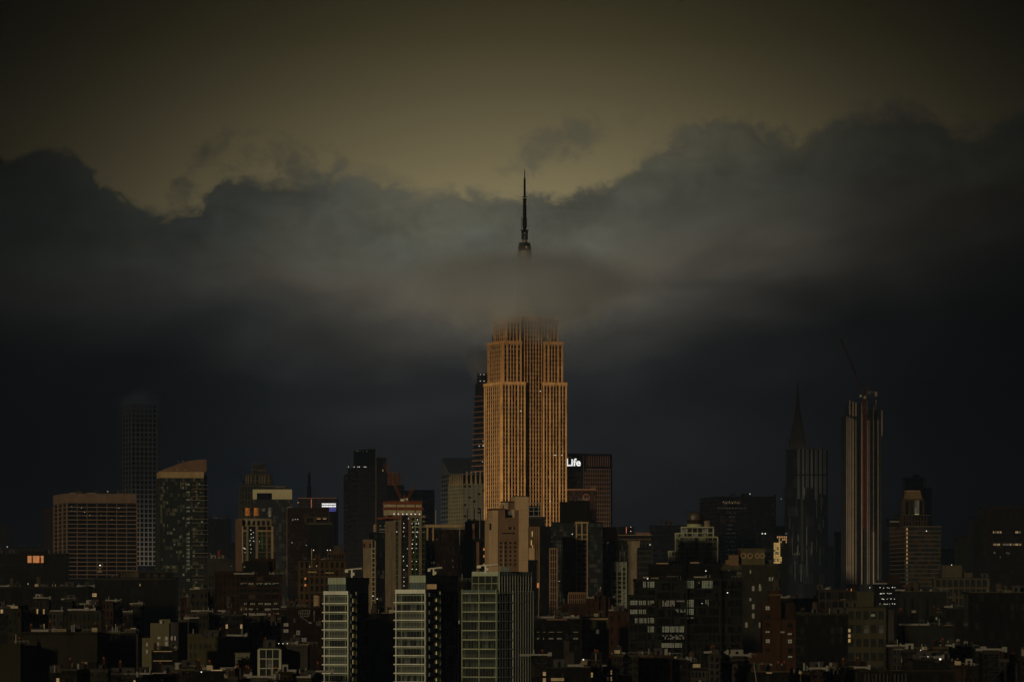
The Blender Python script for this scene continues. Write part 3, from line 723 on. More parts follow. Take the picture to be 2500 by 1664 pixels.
    for px, py in ((968, 1265), (996, 1265), (1018, 1267.5), (984.5, 1277), (1005, 1277), (1015, 1277), (1020.5, 1277), (985, 1287), (1006, 1287), (983.5, 1297), (967.5, 1297.5), (1007, 1298), (1017.5, 1297.5), (985.5, 1307.5), (1015.5, 1309), (1007, 1317), (1005.5, 1327), (1015.5, 1327),
                   (1005, 1337.5), (1015, 1337.5), (994, 1338.5), (1008.5, 1347.5), (983.5, 1357.5), (1005, 1369), (1015.5, 1369.5), (984.5, 1368), (1005.5, 1388), (1015.5, 1388.5), (985, 1390), (985, 1408.5), (985, 1419), (985, 1429), (993, 1380)):
        b.lamp(px, py, rng.uniform(.55, 1.0), -1.0)
    crane(3010, (984, 1226), (938, 1131), (990, 1222), 1262, ORANGE, 'long orange luffing crane jib leaning left over the raw concrete tower', 1.3, 1.8)
    crane(3012, (992, 1224), (1010, 1187), (988, 1220), 1262, ORANGE, 'short orange crane jib leaning right over the raw concrete tower', 1.1, 1.6)
    # pale slender block
    b = B('slender_block', 'pale slender concrete block with one column of white framed windows', 'building', 2900, 887, 0, 'L', D=20)
    tier(b, 886.5, 908, 1319, 1500, None, None, CONC, rh=.6)
    b.part('face_panel', TANB, b.u(886.5), b.u(908), -.2, 0, b.z(1338), b.z(1319.5))
    MB().box(b.u(908), b.u(916), .3, 19, 0, b.z(1319)).build('glazing', GDARK, b.o, stuff=True)
    for j in range(13): b.part('window_frame', PALE, b.u(908), b.u(916), -.4, .3, b.z(1339.5 + j * 11.5), b.z(1337.5 + j * 11.5))
    for px in (907.5, 915): b.part('window_frame', PALE, b.u(px), b.u(px + 1.3), -.5, .3, b.z(1500), b.z(1319))
    for px in (887.5, 901.5): b.part('window', GDARK, b.u(px), b.u(px + 4.5), -.25, -.21, b.z(1336), b.z(1326))
    b = B('dark_block', 'black glass block with faint window grid under the beige water tank', 'building', 3050, 914, 0, 'L', D=20)
    tier(b, 903, 950, 1303, 1500, (8, 18, .25, .12), None, BLACKB, pale=(.03, .03, .024))
    b.part('tank_platform', GREYM, b.u(926), b.u(946), 0, 6, b.z(1299), b.z(1297.5)); b.part('tank_platform', GREYM, b.u(926), b.u(946), 0, 6, b.z(1293), b.z(1290))
    for px in (928.5, 939.5): b.lamp(px, 1283, 1.6, -1, E_PALE)
    tank(916, 1278, 1303, 9, 3052, WOODP, 'slim beige water tank beside two bright roof lamps')
    # ribbed dark block with the long white canopy
    b = B('ribbed_building', 'dark vertically ribbed building under a long thin white roof canopy', 'building', 3100, 1039, 5, 'L', D=25)
    tier(b, 1043, 1140, 1291, 1520, (22, 22, .42, .12), None, BROWN, d=.8, rh=0, pale=(.05, .045, .03))
    b.part('roof_canopy', BEIGE, b.u(1038), b.u(1139), -3, 14, b.z(1287), b.z(1280))
    for px in (1041, 1055): b.part('column', BEIGE, b.u(px), b.u(px + 4), -2, -1, b.z(1319), b.z(1287))
    b.part('flagpole', PALE, b.u(1062.3), b.u(1063.6), -3, -2.6, b.z(1280), b.z(1244))
    b.part('light_strip', E_DIM, b.u(1121), b.u(1122.6), -1.3, -.9, b.z(1330), b.z(1288)); b.lamp(1121.5, 1286, 1.1, -3.5, E_PALE); b.lamp(1067, 1316, 1.4, -2, E_DIM)
    for px, py in ((1053, 1370), (1057, 1370), (1060, 1370), (1104, 1365), (1105, 1380), (1074, 1383), (1140, 1360), (1052, 1384), (1057, 1384)): b.lit(E_DIM, px, px + 1.8, py, py + 5, -.85)
    b = B('ribbed_building', 'dark finned building with two black roof spikes beside the tan stucco tower', 'building', 3060, 1141, 0, 'L', D=25)
    tier(b, 1140, 1194, 1273, 1520, (8, 1, .5, .04), None, SHADEBR, d=1.2, pale=(.02, .016, .01))
    for px in (1139.5, 1157.5, 1172.5): b.part('spike', BLACK, b.u(px), b.u(px + 2), 2, 2.8, b.z(1273), b.z(1240))
    b.part('bronze_fin', TANB, b.u(1153), b.u(1159), -2, -1.2, b.z(1318), b.z(1278)); b.part('bronze_fin', TANB, b.u(1163), b.u(1170), -2, -1.2, b.z(1430), b.z(1320))
    b.part('light_tube', GREYM, b.u(1170.5), b.u(1172), -2, -1.5, b.z(1315), b.z(1269))
    b.part('terrace_hedge', LEAFM, b.u(1150), b.u(1196), -3, -1.3, b.z(1322), b.z(1314))
    for py in (1337, 1354, 1375): b.lit(E_ORNG, 1180, 1183, py, py + 6, -1.3)
    # wedge-roofed tower
    b = B('wedge_tower', 'grey tower with a steep wedge roof left of the landmark', 'skyscraper', 5900, 1099, 12, 'L', D=48)
    b.D = b.v(1078)
    WG = stone('wedge_cladding', (.11, .12, .12), .2, .4)
    tier(b, 1099, 1180, 1156, 1420, (14, 24, .04, .4), (4, 24, .04, .4), WG, glass=GBLUE, rh=0)
    x0, x1, z0, z1, D = b.u(1099), b.u(1180), b.z(1156), b.z(1114), b.D
    MB().hexa([(x0, 0, z0), (x1, 0, z0), (x1, D, z0), (x0, D, z0), (x0, D - 2, z1), (x1, D - 2, z1), (x1, D, z1), (x0, D, z1)]).build('wedge_roof', WG, b.o)
    for i in range(15):
        x = x0 + (x1 - x0) * i / 14
        MB().bar((x, -.2, z0 + .3), (x, D - 2.2, z1 + .3), .3).build('roof_rib', CONCD, b.o)
    # stone tower with finned crown
    b = B('finned_tower', 'grey-olive stone tower with a crown of tall pale fins left of the landmark', 'skyscraper', 4500, 1129, 22, 'L', D=40)
    b.D = b.v(1096)
    OS = stone('crown_stone', (.085, .080, .050), .25)
    win = [(GREFL, .8), (GDARK, .2)]
    tier(b, 1129, 1186, 1182, 1300, (5, 13, .35, .34), (8, 13, .4, .35), OS, d=.6, win=win, rh=.6)
    b.part('plant_room', BLACKB, b.u(1132), b.u(1186), 2, b.D - 2, b.z(1182), b.z(1160))
    for i in range(7):
        y = 1 + (b.D - 2) * i / 6
        MB().hexa([(-.4, y - .8, b.z(1182)), (.8, y - .8, b.z(1182)), (.8, y + .8, b.z(1182)), (-.4, y + .8, b.z(1182)), (.1, y - .4, b.z(1157)), (.7, y - .4, b.z(1157)), (.7, y + .4, b.z(1157)), (.1, y + .4, b.z(1157))]).build('crown_fin', BEIGE, b.o)
    for px in (1140, 1151, 1162, 1173):
        x = b.u(px)
        MB().hexa([(x - .9, -.4, b.z(1182)), (x + .9, -.4, b.z(1182)), (x + .9, 1.2, b.z(1182)), (x - .9, 1.2, b.z(1182)), (x - .3, .1, b.z(1152)), (x + .3, .1, b.z(1152)), (x + .3, 1, b.z(1152)), (x - .3, 1, b.z(1152))]).build('crown_fin', BEIGE, b.o)
        ball('fin_cap', WHITE, b.o, x, .5, b.z(1151.5), .55)
    # tapering tower behind the landmark
    b = B('tapering_tower', 'tapering dark tower with slanting terracotta bands peeking out behind the landmark', 'skyscraper', 5150, 1153, 0, 'L', D=45)
    def xl(py): return b.u(1160 - (py - 930) * 9.0 / 220)
    xr = b.u(1215); zt, zb = b.z(972), b.z(1300)
    MB().hexa([(xl(1300), 0, 0), (xr, 0, 0), (xr, 45, 0), (xl(1300), 45, 0), (xl(972), 1, zt), (xr, 1, zt), (xr, 44, zt), (xl(972), 44, zt)]).build('glazing', GBLUE, b.o)
    j = 0; py = 977.0
    while py < 1165:
        za, zc = b.z(py + 2.5), b.z(py - 2.5)
        MB().hexa([(xl(py) - .3, -.6, za - .5), (xr, -.6, zc - .5), (xr, .4, zc - .5), (xl(py) - .3, .4, za - .5), (xl(py) - .3, -.6, za + .5), (xr, -.6, zc + .5), (xr, .4, zc + .5), (xl(py) - .3, .4, za + .5)]).build('terracotta_band', TERRA, b.o)
        py += 13.2
    tier(b, 1161, 1215, 938, 972, (8, 5, .3, .3), None, DKMET, v0=3, v1=40, base=False)
    tier(b, 1165, 1210, 912, 938, (6, 4, .3, .3), None, DKMET, v0=6, v1=36, base=False)
    b.part('terracotta_band', TERRA, b.u(1158), xr, .2, 1.2, b.z(968), b.z(966))
    for px, py in ((1173, 914), (1181.5, 914), (1172.5, 930), (1182, 930), (1179, 1076), (1181, 1086.5), (1170, 1088), (1179, 1088), (1178, 1127)): b.lamp(px, py, .75, -1.2)
left_side()

# ------------------------------------------------------------------ in front of and right of the landmark
def text_mesh(name, body, size, mat, parent, loc, bold=0.035):
    cu = bpy.data.curves.new(name, 'FONT'); cu.body = body; cu.size = size; cu.extrude = .25; cu.offset = bold; cu.resolution_u = 3
    t = bpy.data.objects.new(name + '_src', cu); C.objects.link(t)
    bpy.context.view_layer.update()
    me = bpy.data.meshes.new_from_object(t.evaluated_get(bpy.context.evaluated_depsgraph_get()))
    C.objects.unlink(t); bpy.data.objects.remove(t)
    me.materials.clear(); me.materials.append(mat)
    o = bpy.data.objects.new(name, me); C.objects.link(o); o.parent = parent; o.location = loc; o.rotation_euler = (R(90), 0, 0)
    return o

def middle():
    # office slab with lit lettering
    b = B('office_slab', 'wide dark office slab with big white lit rooftop lettering beside the landmark', 'office building', 5300, 1425, 6, 'R', D=40)
    MLW = stone('slab_concrete', (.09, .055, .036), .25)
    gl = pane_mat('slab_pane', (.004, .004, .005), (.010, .009, .008), .3, 2, 3.9)
    b2 = b.u
    tier(b, 1310, 1425, 1150, 1400, (26, 16, .15, .28), None, SHADEBR, glass=gl, v1=40, rh=0)
    b.part('crown_wall', BLACK, b2(1305), b2(1430), -.6, 40, b.z(1150), b.z(1113))
    b.part('crown_edge', SHADEBR, b2(1304), b2(1431), -1, 40, b.z(1113), b.z(1106))
    # angled end face, broken into ribs and bands
    e = b.u(1425); e2 = b.u(1487)
    def slant(x0, x1, p): return p * (x1 - e)
    z0, zt = 0, b.z(1107)
    MB().hexa([(e, 0, 0), (e2, 14, 0), (e2, 38, 0), (e, 40, 0), (e, 0, zt), (e2, 14, zt), (e2, 38, zt), (e, 40, zt)]).build('glazing', gl, b.o)
    sl = 14.0 / (e2 - e)
    n = 15
    for i in range(n + 1):
        x = e + (e2 - e) * i / n
        b.part('pier', MLW, x - .28, x + .28, (x - e) * sl - .9, (x - e) * sl, b.z(1400), b.z(1143) if i else zt)
    for i in range(n):
        x = e + (e2 - e) * (i + .5) / n
        b.part('crown_rib', MLW, x - .35, x + .35, (x - e) * sl - .7, (x - e) * sl, b.z(1138), b.z(1112))
    for j in range(21):
        z = b.z(1143 + j * 10.6); hh = 1.1
        MB().hexa([(e, -.7, z - hh), (e2, 13.3, z - hh), (e2, 14, z - hh), (e, 0, z - hh), (e, -.7, z), (e2, 13.3, z), (e2, 14, z), (e, 0, z)]).build('spandrel', MLW, b.o)
    b.part('roof_light', E_DIM, b2(1384), b2(1395), -1.2, -1.0, b.z(1116), b.z(1114.6))
    L = text_mesh('lettering', 'MetLife', 10.6, E_SIGN, b.o, (0, 0, 0), .28)
    bb = [v[0] for v in L.bound_box]; wd = max(bb) - min(bb); tgt = b2(1418) - b2(1343)
    L.scale = (tgt / wd, 1, 1); L.location = (b2(1418) - max(bb) * tgt / wd, -1.2, b.z(1136.5))
    # brown ornate roof building before it
    b = B('mansard_tower', 'brown brick tower with thin pale roof line in front of the lettered slab', 'building', 4700, 1387, 0, 'R', D=30)
    tier(b, 1384, 1455, 1196, 1400, (11, 14, .5, .4), None, stone('mansard_brick', (.045, .024, .016), .3), pale=(.05, .04, .03))
    b.part('cornice', TERRA, b.u(1384), b.u(1456), -1.5, 1, b.z(1196), b.z(1193)); b.part('roof_house', TANB, b.u(1441), b.u(1454), 2, 12, b.z(1193), b.z(1184))
    MB().lathe([(3.2, -.4), (3.2, .4), (2.4, .4), (2.4, -.4)], 16).build('round_window', TERRA, b.o).matrix_local = __import__('mathutils').Matrix.Translation((b.u(1431), -.6, b.z(1213))) @ __import__('mathutils').Matrix.Rotation(R(90), 4, 'X')
    for px, py, h in ((1413, 1216, 4), (1420, 1216, 5), (1431, 1213, 7), (1404, 1220, 3)): b.lit(E_PALE, px, px + 1.8, py, py + h, -.8)
    # tan stucco tower in front of the landmark
    b = B('stucco_tower', 'blank tan stucco tower with a taller right slab in front of the landmark', 'building', 2900, 1216, 8, 'L', D=22)
    b.D = 20
    b.part('side_wall', TAN, b.u(1201), b.u(1215), 0, 18, 0, b.z(1245))
    b.part('lower_wing', TAN, b.u(1194), b.u(1201), 1, 18, 0, b.z(1265))
    b.part('brick_wall', TANB, b.u(1215), b.u(1266), -.3, 18, 0, b.z(1263.5))
    b.part('brick_wall', TANB, b.u(1215), b.u(1233), -.3, 18, b.z(1263.5), b.z(1244)); b.part('brick_wall', TANB, b.u(1256), b.u(1266), -.3, 18, b.z(1263.5), b.z(1242))
    b.part('coping', stone('coping_brown', (.06, .03, .018), .2), b.u(1200), b.u(1233), -.6, 18, b.z(1244), b.z(1240.5))
    zs = [1212, 1245, 1266, 1295, 1317, 1346, 1367, 1420]
    for a, c in zip(zs, zs[1:]): b.part('stucco_panel', TAN, b.u(1266 if a > 1240 else 1257.5), b.u(1290), -1.2, 18, b.z(c) + .06, b.z(a))
    for a, c in zip([1246, 1268, 1298, 1316, 1346], [1268, 1298, 1316, 1346, 1420]): b.part('stucco_panel', TAN, b.u(1200.8), b.u(1215.2), -.5, 0, b.z(c) + .06, b.z(a))
    b.part('penthouse', PALE, b.u(1230), b.u(1242), 3, 12, b.z(1263), b.z(1225)); b.part('penthouse', TANB, b.u(1242), b.u(1257), 3, 12, b.z(1263), b.z(1223))
    b.part('penthouse_roof', REDBR, b.u(1229), b.u(1257), 2.5, 13, b.z(1225), b.z(1222.5))
    b.part('roof_house', PALE, b.u(1249), b.u(1256), 0, 4, b.z(1263), b.z(1243)); b.part('duct', GREYM, b.u(1241.5), b.u(1248), -.2, 2, b.z(1256), b.z(1247))
    b.part('roof_unit', BLACK, b.u(1241), b.u(1250), -.4, 1, b.z(1262), b.z(1257))
    b.part('roof_cap', LEAD, b.u(1259), b.u(1287), 2, 14, b.z(1212), b.z(1209.5))
    b.part('vent_box', stone('cream_box', (.28, .17, .06), .15), b.u(1223), b.u(1229), 2, 5, b.z(1239), b.z(1231.5))
    for px in (1210, 1219.5): b.part('screen_frame', WHITE, b.u(px), b.u(px + 1), 4, 4.3, b.z(1240), b.z(1227))
    b.part('screen_frame', WHITE, b.u(1210), b.u(1231), 4, 4.3, b.z(1228), b.z(1227))
    b.part('window', GDARK, b.u(1195.2), b.u(1200), .9, .98, b.z(1293), b.z(1277))
    for i in range(4): b.part('window', GREFL if i == 2 else GDARK, b.u(1241 + i * 4), b.u(1244.4 + i * 4), -.42, -.32, b.z(1292), b.z(1285))
    b.part('ledge', BROWN, b.u(1225), b.u(1256), -.6, -.3, b.z(1302.5), b.z(1299.5))
    for i in range(4):
        for j in range(6):
            px, py = 1220.5 + i * 11.5, 1322 + j * 10.5
            sub(b.part('window_sill', CONC, b.u(px - .5), b.u(px + 5), -.6, -.3, b.z(py + 6), b.z(py + 5.2)), b.part('window', SHADEBR, b.u(px), b.u(px + 4.5), -.40, -.31, b.z(py + 5), b.z(py)))
    b.part('flagpole', PALE, b.u(1226.6), b.u(1227.5), -3, -2.7, b.z(1385), b.z(1326))
    # steel screen house right of it
    b = B('screen_house', 'dark louvred roof house topped by a white open steel frame', 'building', 3100, 1290, 0, 'L', D=15)
    tier(b, 1289, 1329, 1262, 1420, (13, 1, .4, .05), None, CONCD, rh=.4)
    for py in (1226, 1237, 1246, 1258): b.part('frame_rail', GREYM, b.u(1289), b.u(1321), 0, .5, b.z(py + (4 if py > 1250 else 1.6)), b.z(py))
    for px in (1290, 1302, 1314, 1319): b.part('frame_post', GREYM, b.u(px), b.u(px + 1.6), .6, 1.1, b.z(1262), b.z(1225))
    b.part('frame_back', BLACK, b.u(1290), b.u(1320), 6, 8, b.z(1262), b.z(1233))
    b = B('golden_facade', 'narrow golden sunlit reflective facade right of the stucco tower', 'building', 2800, 1291, 0, 'L', D=15)
    tier(b, 1291, 1316, 1287, 1460, (5, 5, .3, .05), None, TANB, glass=stone('bronze_glass', (.10, .07, .03), .4, .25), rh=.5)
    for px, y0, y1, m in ((1298, 1296, 1309, E_GOLD), (1296, 1318, 1330, E_GOLD), (1299, 1330, 1337, E_ORNG)): b.lit(m, px, px + 2.6, y0, y1, -.5, 'painted_glint_pane')  # sun glints put in as self-glowing panes
    b.part('lower_panel', TAN, b.u(1291), b.u(1305), -1, 0, b.z(1369), b.z(1337))
    b = B('dark_block', 'black block with single orange lit window between two pale framed columns', 'building', 2750, 1291, 0, 'L', D=20)
    tier(b, 1291, 1312, 1370, 1500, (4, 10, .3, .2), None, BLACKB)
    b.lit(E_ORNG, 1311, 1316, 1422, 1434, -.6); b.part('corner_strip', CONC, b.u(1311), b.u(1312), -.7, -.5, b.z(1420), b.z(1372))
    b = B('dark_block', 'tall plain black block standing in front of the landmark base', 'building', 3000, 1315, 0, 'L', D=25)
    tier(b, 1313, 1345, 1288, 1500, (6, 14, .2, .15), None, BLACKB)
    # dark glass tower with pale frame pier
    b = B('glass_tower', 'dark glass tower with a pale two-column window frame up its front', 'building', 2850, 1350, 0, 'L', D=26)
    gl = pane_mat('dglass_pane', (.007, .009, .009), (.030, .033, .030), .45, 1.9, 2.6)
    tier(b, 1350, 1470, 1276, 1520, (24, 20, .10, .14), None, stone('dglass_metal', (.010, .011, .010), .3), glass=gl, rh=.5)
    b.part('roof_house', SHADEBR, b.u(1367), b.u(1441), 4, 20, b.z(1276), b.z(1224)); b.part('roof_cap', BLACK, b.u(1385), b.u(1440), 5, 18, b.z(1224), b.z(1221))
    b.part('wing_roof', BLACK, b.u(1350), b.u(1382), .5, 10, b.z(1276), b.z(1275))
    for px in (1405.5, 1419, 1432): b.part('frame_pier', BEIGE, b.u(px), b.u(px + 3.4), -1.1, -.5, b.z(1452 if px < 1430 else 1465), b.z(1273))
    b.part('frame_cap', BEIGE, b.u(1404), b.u(1437), -1.3, -.5, b.z(1277), b.z(1273))
    for j in range(16):
        b.part('frame_rail', BEIGE, b.u(1406), b.u(1435), -.95, -.5, b.z(1305.5 + j * 11.3), b.z(1303.2 + j * 11.3))
        for px in (1409, 1422.5): b.part('window', GDARK if rng.random() < .7 else BLIND, b.u(px), b.u(px + 9.4), -.75, -.55, b.z(1303 + j * 11.3), b.z(1294.5 + j * 11.3))
    b.lamp(1397, 1303, .9, -1); b.lamp(1365, 1418, .6, -1)
    b.lit(E_PALE, 1465, 1467, 1432, 1438, -.8)
    b = B('framed_column', 'narrow tower face with tall pale grid of three window columns', 'building', 2700, 1343, 0, 'L', D=20)
    tier(b, 1343, 1359, 1339, 1510, (3, 11, .28, .12), None, stone('grid_beige', (.115, .075, .042), .2), d=.5, win=[(GDARK, 1)], rh=.4)
    # right neighbour with pale tank house
    b = B('tower_block', 'dark block with pale roof box, hedge terrace and grey window grid', 'building', 3000, 1468, 4, 'L', D=24)
    tier(b, 1468, 1532, 1330, 1520, (12, 14, .3, .25), None, stone('slate_block', (.020, .020, .018), .3), pale=(.04, .042, .036), rh=.5)
    b.part('roof_box', BEIGE, b.u(1468), b.u(1509), 2, 14, b.z(1320), b.z(1286.5)); b.part('roof_box_lip', PALE, b.u(1467.5), b.u(1509.5), 1.7, 14.3, b.z(1287), b.z(1285.5))
    m = MB()
    for i in range(120):
        x = b.u(rng.uniform(1468, 1530)); y = rng.uniform(-1, 2); z = b.z(rng.uniform(1319, 1330)); r = rng.uniform(.2, .6)
        m.box(x - r, x + r, y - r, y + r, z - r, z + r)
    m.build('hedge', LEAFM, b.o, stuff=True)
    for px in (1493, 1505, 1517, 1527): b.part('frame_pier', GREENF, b.u(px), b.u(px + 2.6), -1.0, -.5, b.z(1490), b.z(1371))
    for j in range(11): b.part('frame_rail', CONC, b.u(1493), b.u(1529), -.85, -.5, b.z(1374 + j * 11), b.z(1371 + j * 11))
    for i in range(3):
        for j in range(10): b.part('window', GDARK if rng.random() < .6 else GREFL, b.u(1495.8 + i * 12), b.u(1504.6 + i * 12), -.7, -.55, b.z(1381 + j * 11), b.z(1374.2 + j * 11))
    for k in range(4): b.part('roof_aerial', WHITE, b.u(1505 + k * 2), b.u(1505.4 + k * 2), -6, -5.7, b.z(1487), b.z(1481))
    # arcade-cornice building
    b = B('cornice_building', 'far hall with a scalloped pale cornice line', 'building', 3500, 1511, 0, 'L', D=40)
    tier(b, 1511, 1592, 1322, 1480, (10, 8, .4, .4), None, CONCD, rh=0)
    b.part('cornice', CONC, b.u(1510), b.u(1592), -1.2, 2, b.z(1306.5), b.z(1304.5)); b.part('frieze', SHADEBR, b.u(1511), b.u(1592), -.5, 2, b.z(1322), b.z(1306.5))
    for i in range(11):
        m = MB()
        for k in range(6):
            a0, a1 = math.pi * k / 6, math.pi * (k + 1) / 6; cx = b.u(1514.5 + i * 7.2); r = 3.1 * b.k
            m.bar((cx + r * math.cos(a0), -.8, b.z(1319) + r * 1.5 * math.sin(a0)), (cx + r * math.cos(a1), -.8, b.z(1319) + r * 1.5 * math.sin(a1)), .14)
        m.build('arch', CONC, b.o)
    b.part('roof_house', TANB, b.u(1553), b.u(1588), 4, 14, b.z(1304.5), b.z(1299))
    b = B('pale_block', 'plain pale grey slab below the scalloped cornice', 'building', 3200, 1528, 0, 'L', D=22)
    tier(b, 1528, 1562, 1321, 1480, None, None, CONC, rh=.4)
    tier(b, 1556, 1590, 1343, 1480, (6, 10, .3, .35), None, CONCD, v0=-4, v1=0, rh=.4); b.part('roof_cap', BLACKB, b.u(1556), b.u(1590), -5, 0, b.z(1342), b.z(1336))
    b.lamp(1586.5, 1329, 1.0, -4)
    b = B('office_tower', 'small far tower with a thin red light line', 'skyscraper', 5200, 1503, 0, 'L', D=30)
    tier(b, 1500, 1547, 1287, 1400, (9, 8, .2, .3), None, BLACKB); b.part('light_strip', E_RED, b.u(1528.5), b.u(1529.8), -1, -.5, b.z(1301), b.z(1286)); b.lamp(1540, 1286, .7); b.lamp(1540, 1296, .7)
    b = B('office_tower', 'black flat block behind the white balconied tower', 'skyscraper', 4300, 1589, 0, 'L', D=40)
    tier(b, 1589, 1690, 1284, 1460, (18, 16, .1, .25), None, BLACKB, glass=pane_mat('flat_block_pane', (.003, .0033, .0045), (.007, .0075, .009), .4, 3, 4)); rooftop(b, 7, 1605, 1640, 1284, 4)
    # white balconied tower
    b = B('balcony_tower', 'greenish white balconied apartment tower with a round domed top', 'apartment building', 3000, 1660, 0, 'L', D=22)
    GW = stone('balcony_white', (.115, .122, .075), .25)
    win = [(GDARK, .5), (GREFL, .3), (BLIND, .2)]
    def fr(p0, p1, pt, pb, nb, nf, y0, pwid=.13, shh=.16):
        tier(b, p0, p1, pt, pb, (nb, nf, pwid, shh), None, GW, v0=y0, v1=20, d=.6, win=win, rh=.5)
    fr(1660, 1751, 1311, 1400, 8, 8, 0); fr(1665, 1741, 1288, 1312, 6, 2, 2); fr(1633, 1667, 1346, 1400, 5, 5, -2); fr(1650, 1668, 1302, 1346, 3, 4, 1)
    b.part('blank_panel', GW, b.u(1707), b.u(1718), -.9, 0, b.z(1400), b.z(1311)); b.part('fin', GW, b.u(1719.5), b.u(1723), -1, 0, b.z(1345), b.z(1304))
    for j in range(8):
        z = b.z(1313 + j * 11)
        for p0, p1 in ((1682, 1700), (1724, 1745), (1652, 1664)):
            b.part('balcony_slab', GW, b.u(p0), b.u(p1), -2.4, -.5, z - 2.6, z - 2.35); b.part('balcony_front', stone('balcony_glass', (.07, .075, .05), .3, .3) if 'balcony_glass' not in bpy.data.materials else bpy.data.materials['balcony_glass'], b.u(p0), b.u(p1), -2.4, -2.3, z - 2.35, z - 1.4)
    b.part('roof_slab', GW, b.u(1663), b.u(1743), -1.2, 21, b.z(1288), b.z(1285))
    for px, py in ((1684, 1331), (1695, 1331), (1684, 1341.5), (1696, 1341), (1688, 1331)): b.lit(E_PALE, px, px + 3.2, py, py + 4, -.5)
    cx, cy = b.u(1698), 9; zz = b.z
    MB().lathe([(4.6, zz(1285)), (4.6, zz(1280)), (5.0, zz(1279.5)), (5.0, zz(1278))], 18, cx, cy).build('drum_ring', GW, b.o)
    MB().lathe([(4.5, zz(1278)), (4.5, zz(1270)), (4.9, zz(1269.7)), (4.9, zz(1267.5))], 18, cx, cy).build('drum', BROWN, b.o)
    MB().lathe([(4.4, zz(1267.5)), (4.4, zz(1257)), (3.6, zz(1251)), (2.0, zz(1247.5)), (.3, zz(1247))], 18, cx, cy).build('dome', stone('dome_bronze', (.030, .024, .017), .3, .5), b.o)
    b.part('dome_brim', CONCD, b.u(1671), b.u(1690), 4, 12, zz(1248.5), zz(1246.5))
    MB().lathe([(1.8, zz(1285)), (1.8, zz(1271)), (.6, zz(1269))], 12, b.u(1728), 8).build('vent_cowl', CONC, b.o)
    MB().lathe([(1.25, 0), (1.25, zz(1340))], 14, b.u(1672), -3.4).build('corner_column', GREENF, b.o)
    # black office tower
    b = B('black_tower', 'broad flat black office tower with a faint row of lights near its top', 'office building', 5000, 1751, 10, 'L', D=40)
    b.D = b.v(1710)
    gl = pane_mat('black_tower_pane', (.0035, .0035, .004), (.022, .016, .008), .22, 3.0, 4.0)
    tier(b, 1751, 1890, 1213, 1420, (24, 20, .18, .28), (7, 20, .2, .3), BLACK, glass=gl, rh=.8)
    b.part('roof_house', BLACK, b.u(1819), b.u(1838), 5, 18, b.z(1213), b.z(1203)); b.lamp(1833, 1204.5, 1.0, 4)
    for i in range(18): b.lit(E_DIM if i % 3 else E_WARM, 1765 + i * 2.4, 1766.6 + i * 2.4, 1223 + (i % 2) * 3, 1226 + (i % 2) * 3, -.6)
    for i in range(10): b.lit(E_DIM, 1752 + i * 7, 1756 + i * 7, 1238.5, 1240.5, -.6)
    for j in range(12):
        for i in range(7):
            if rng.random() < .5: b.lit(E_DIM, 1773 + i * 3.4, 1774.6 + i * 3.4, 1250 + j * 10, 1252 + j * 10, -.6)
    for px in (1860.5, 1867.5): b.lamp(px, 1301.5, 1.3, -1.5)
    MB().bar((b.u(1782), 12, b.z(1213)), (b.u(1801), 12, b.z(1203)), .35).build('roof_boom', BLACK, b.o)
    b = B('office_tower', 'brown shaft in the gap beside the broad black office tower', 'skyscraper', 5100, 1891, 0, 'L', D=30)
    tier(b, 1890, 1925, 1285, 1420, (7, 10, .4, .3), None, stone('dim_brown', (.022, .014, .010), .3)); b.part('mast', BLACK, b.u(1891), b.u(1895), 3, 5, b.z(1285), b.z(1206)); b.lamp(1907, 1217, .5)
    # golden facade of glowing panes
    b = B('golden_facade', 'glowing golden glass facade squeezed beside the dark striped tower', 'building', 4100, 1889, 0, 'L', D=20)
    tier(b, 1888, 1925, 1307, 1420, (4, 4, .3, .1), None, SHADEBR, rh=.3)
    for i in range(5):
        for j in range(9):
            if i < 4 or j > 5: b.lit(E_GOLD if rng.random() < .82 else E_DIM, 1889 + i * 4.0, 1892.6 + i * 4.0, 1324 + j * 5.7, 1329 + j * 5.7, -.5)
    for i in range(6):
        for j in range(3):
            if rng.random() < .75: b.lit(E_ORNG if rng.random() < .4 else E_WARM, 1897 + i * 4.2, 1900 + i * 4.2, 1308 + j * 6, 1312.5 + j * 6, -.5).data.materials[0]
    # needle-spired tower
    b = B('needle_tower', 'dark art deco tower with a curved crown and needle spire', 'skyscraper', 5250, 1949, 0, 'L', D=30)
    CH = stone('needle_steel', (.012, .010, .008), .3, .5); CS = stone('needle_stone', (.022, .018, .013), .3)
    tier(b, 1917, 1981, 1190, 1420, (12, 20, .4, .35), None, CS, v0=0, v1=27)
    tier(b, 1924, 1974, 1100, 1190, (9, 12, .4, .3), None, CS, v0=1.5, v1=22, base=False)
    zz = b.z; cx, cy = b.u(1949), 12
    prof = [(23, 1100), (22, 1080), (18.5, 1060), (14, 1040), (9.5, 1015), (6, 992), (4, 975), (2.4, 955), (1.3, 940), (.3, 929)]
    for (w0, a), (w1, c) in zip(prof, prof[1:]):
        r0, r1 = w0 * b.k, w1 * b.k
        MB().lathe([(r0 * 1.30, zz(a)), (r1 * 1.30, zz(c))], 4, cx, cy, math.pi / 4).build('crown_stage', CH, b.o)
    for q, (wpx, pb, pt) in enumerate(((21, 1100, 1062), (17, 1078, 1040), (13, 1056, 1018), (9, 1034, 997))):
        m = MB(); r = wpx * b.k * .9; h = zz(pt) - zz(pb)
        for k in range(10):
            a0, a1 = math.pi * k / 10, math.pi * (k + 1) / 10; yy = cy - wpx * b.k * .92 - .5
            m.bar((cx + r * math.cos(a0), yy, zz(pb) + h * math.sin(a0)), (cx + r * math.cos(a1), yy, zz(pb) + h * math.sin(a1)), .3)
        m.build('crown_arch', CS, b.o)
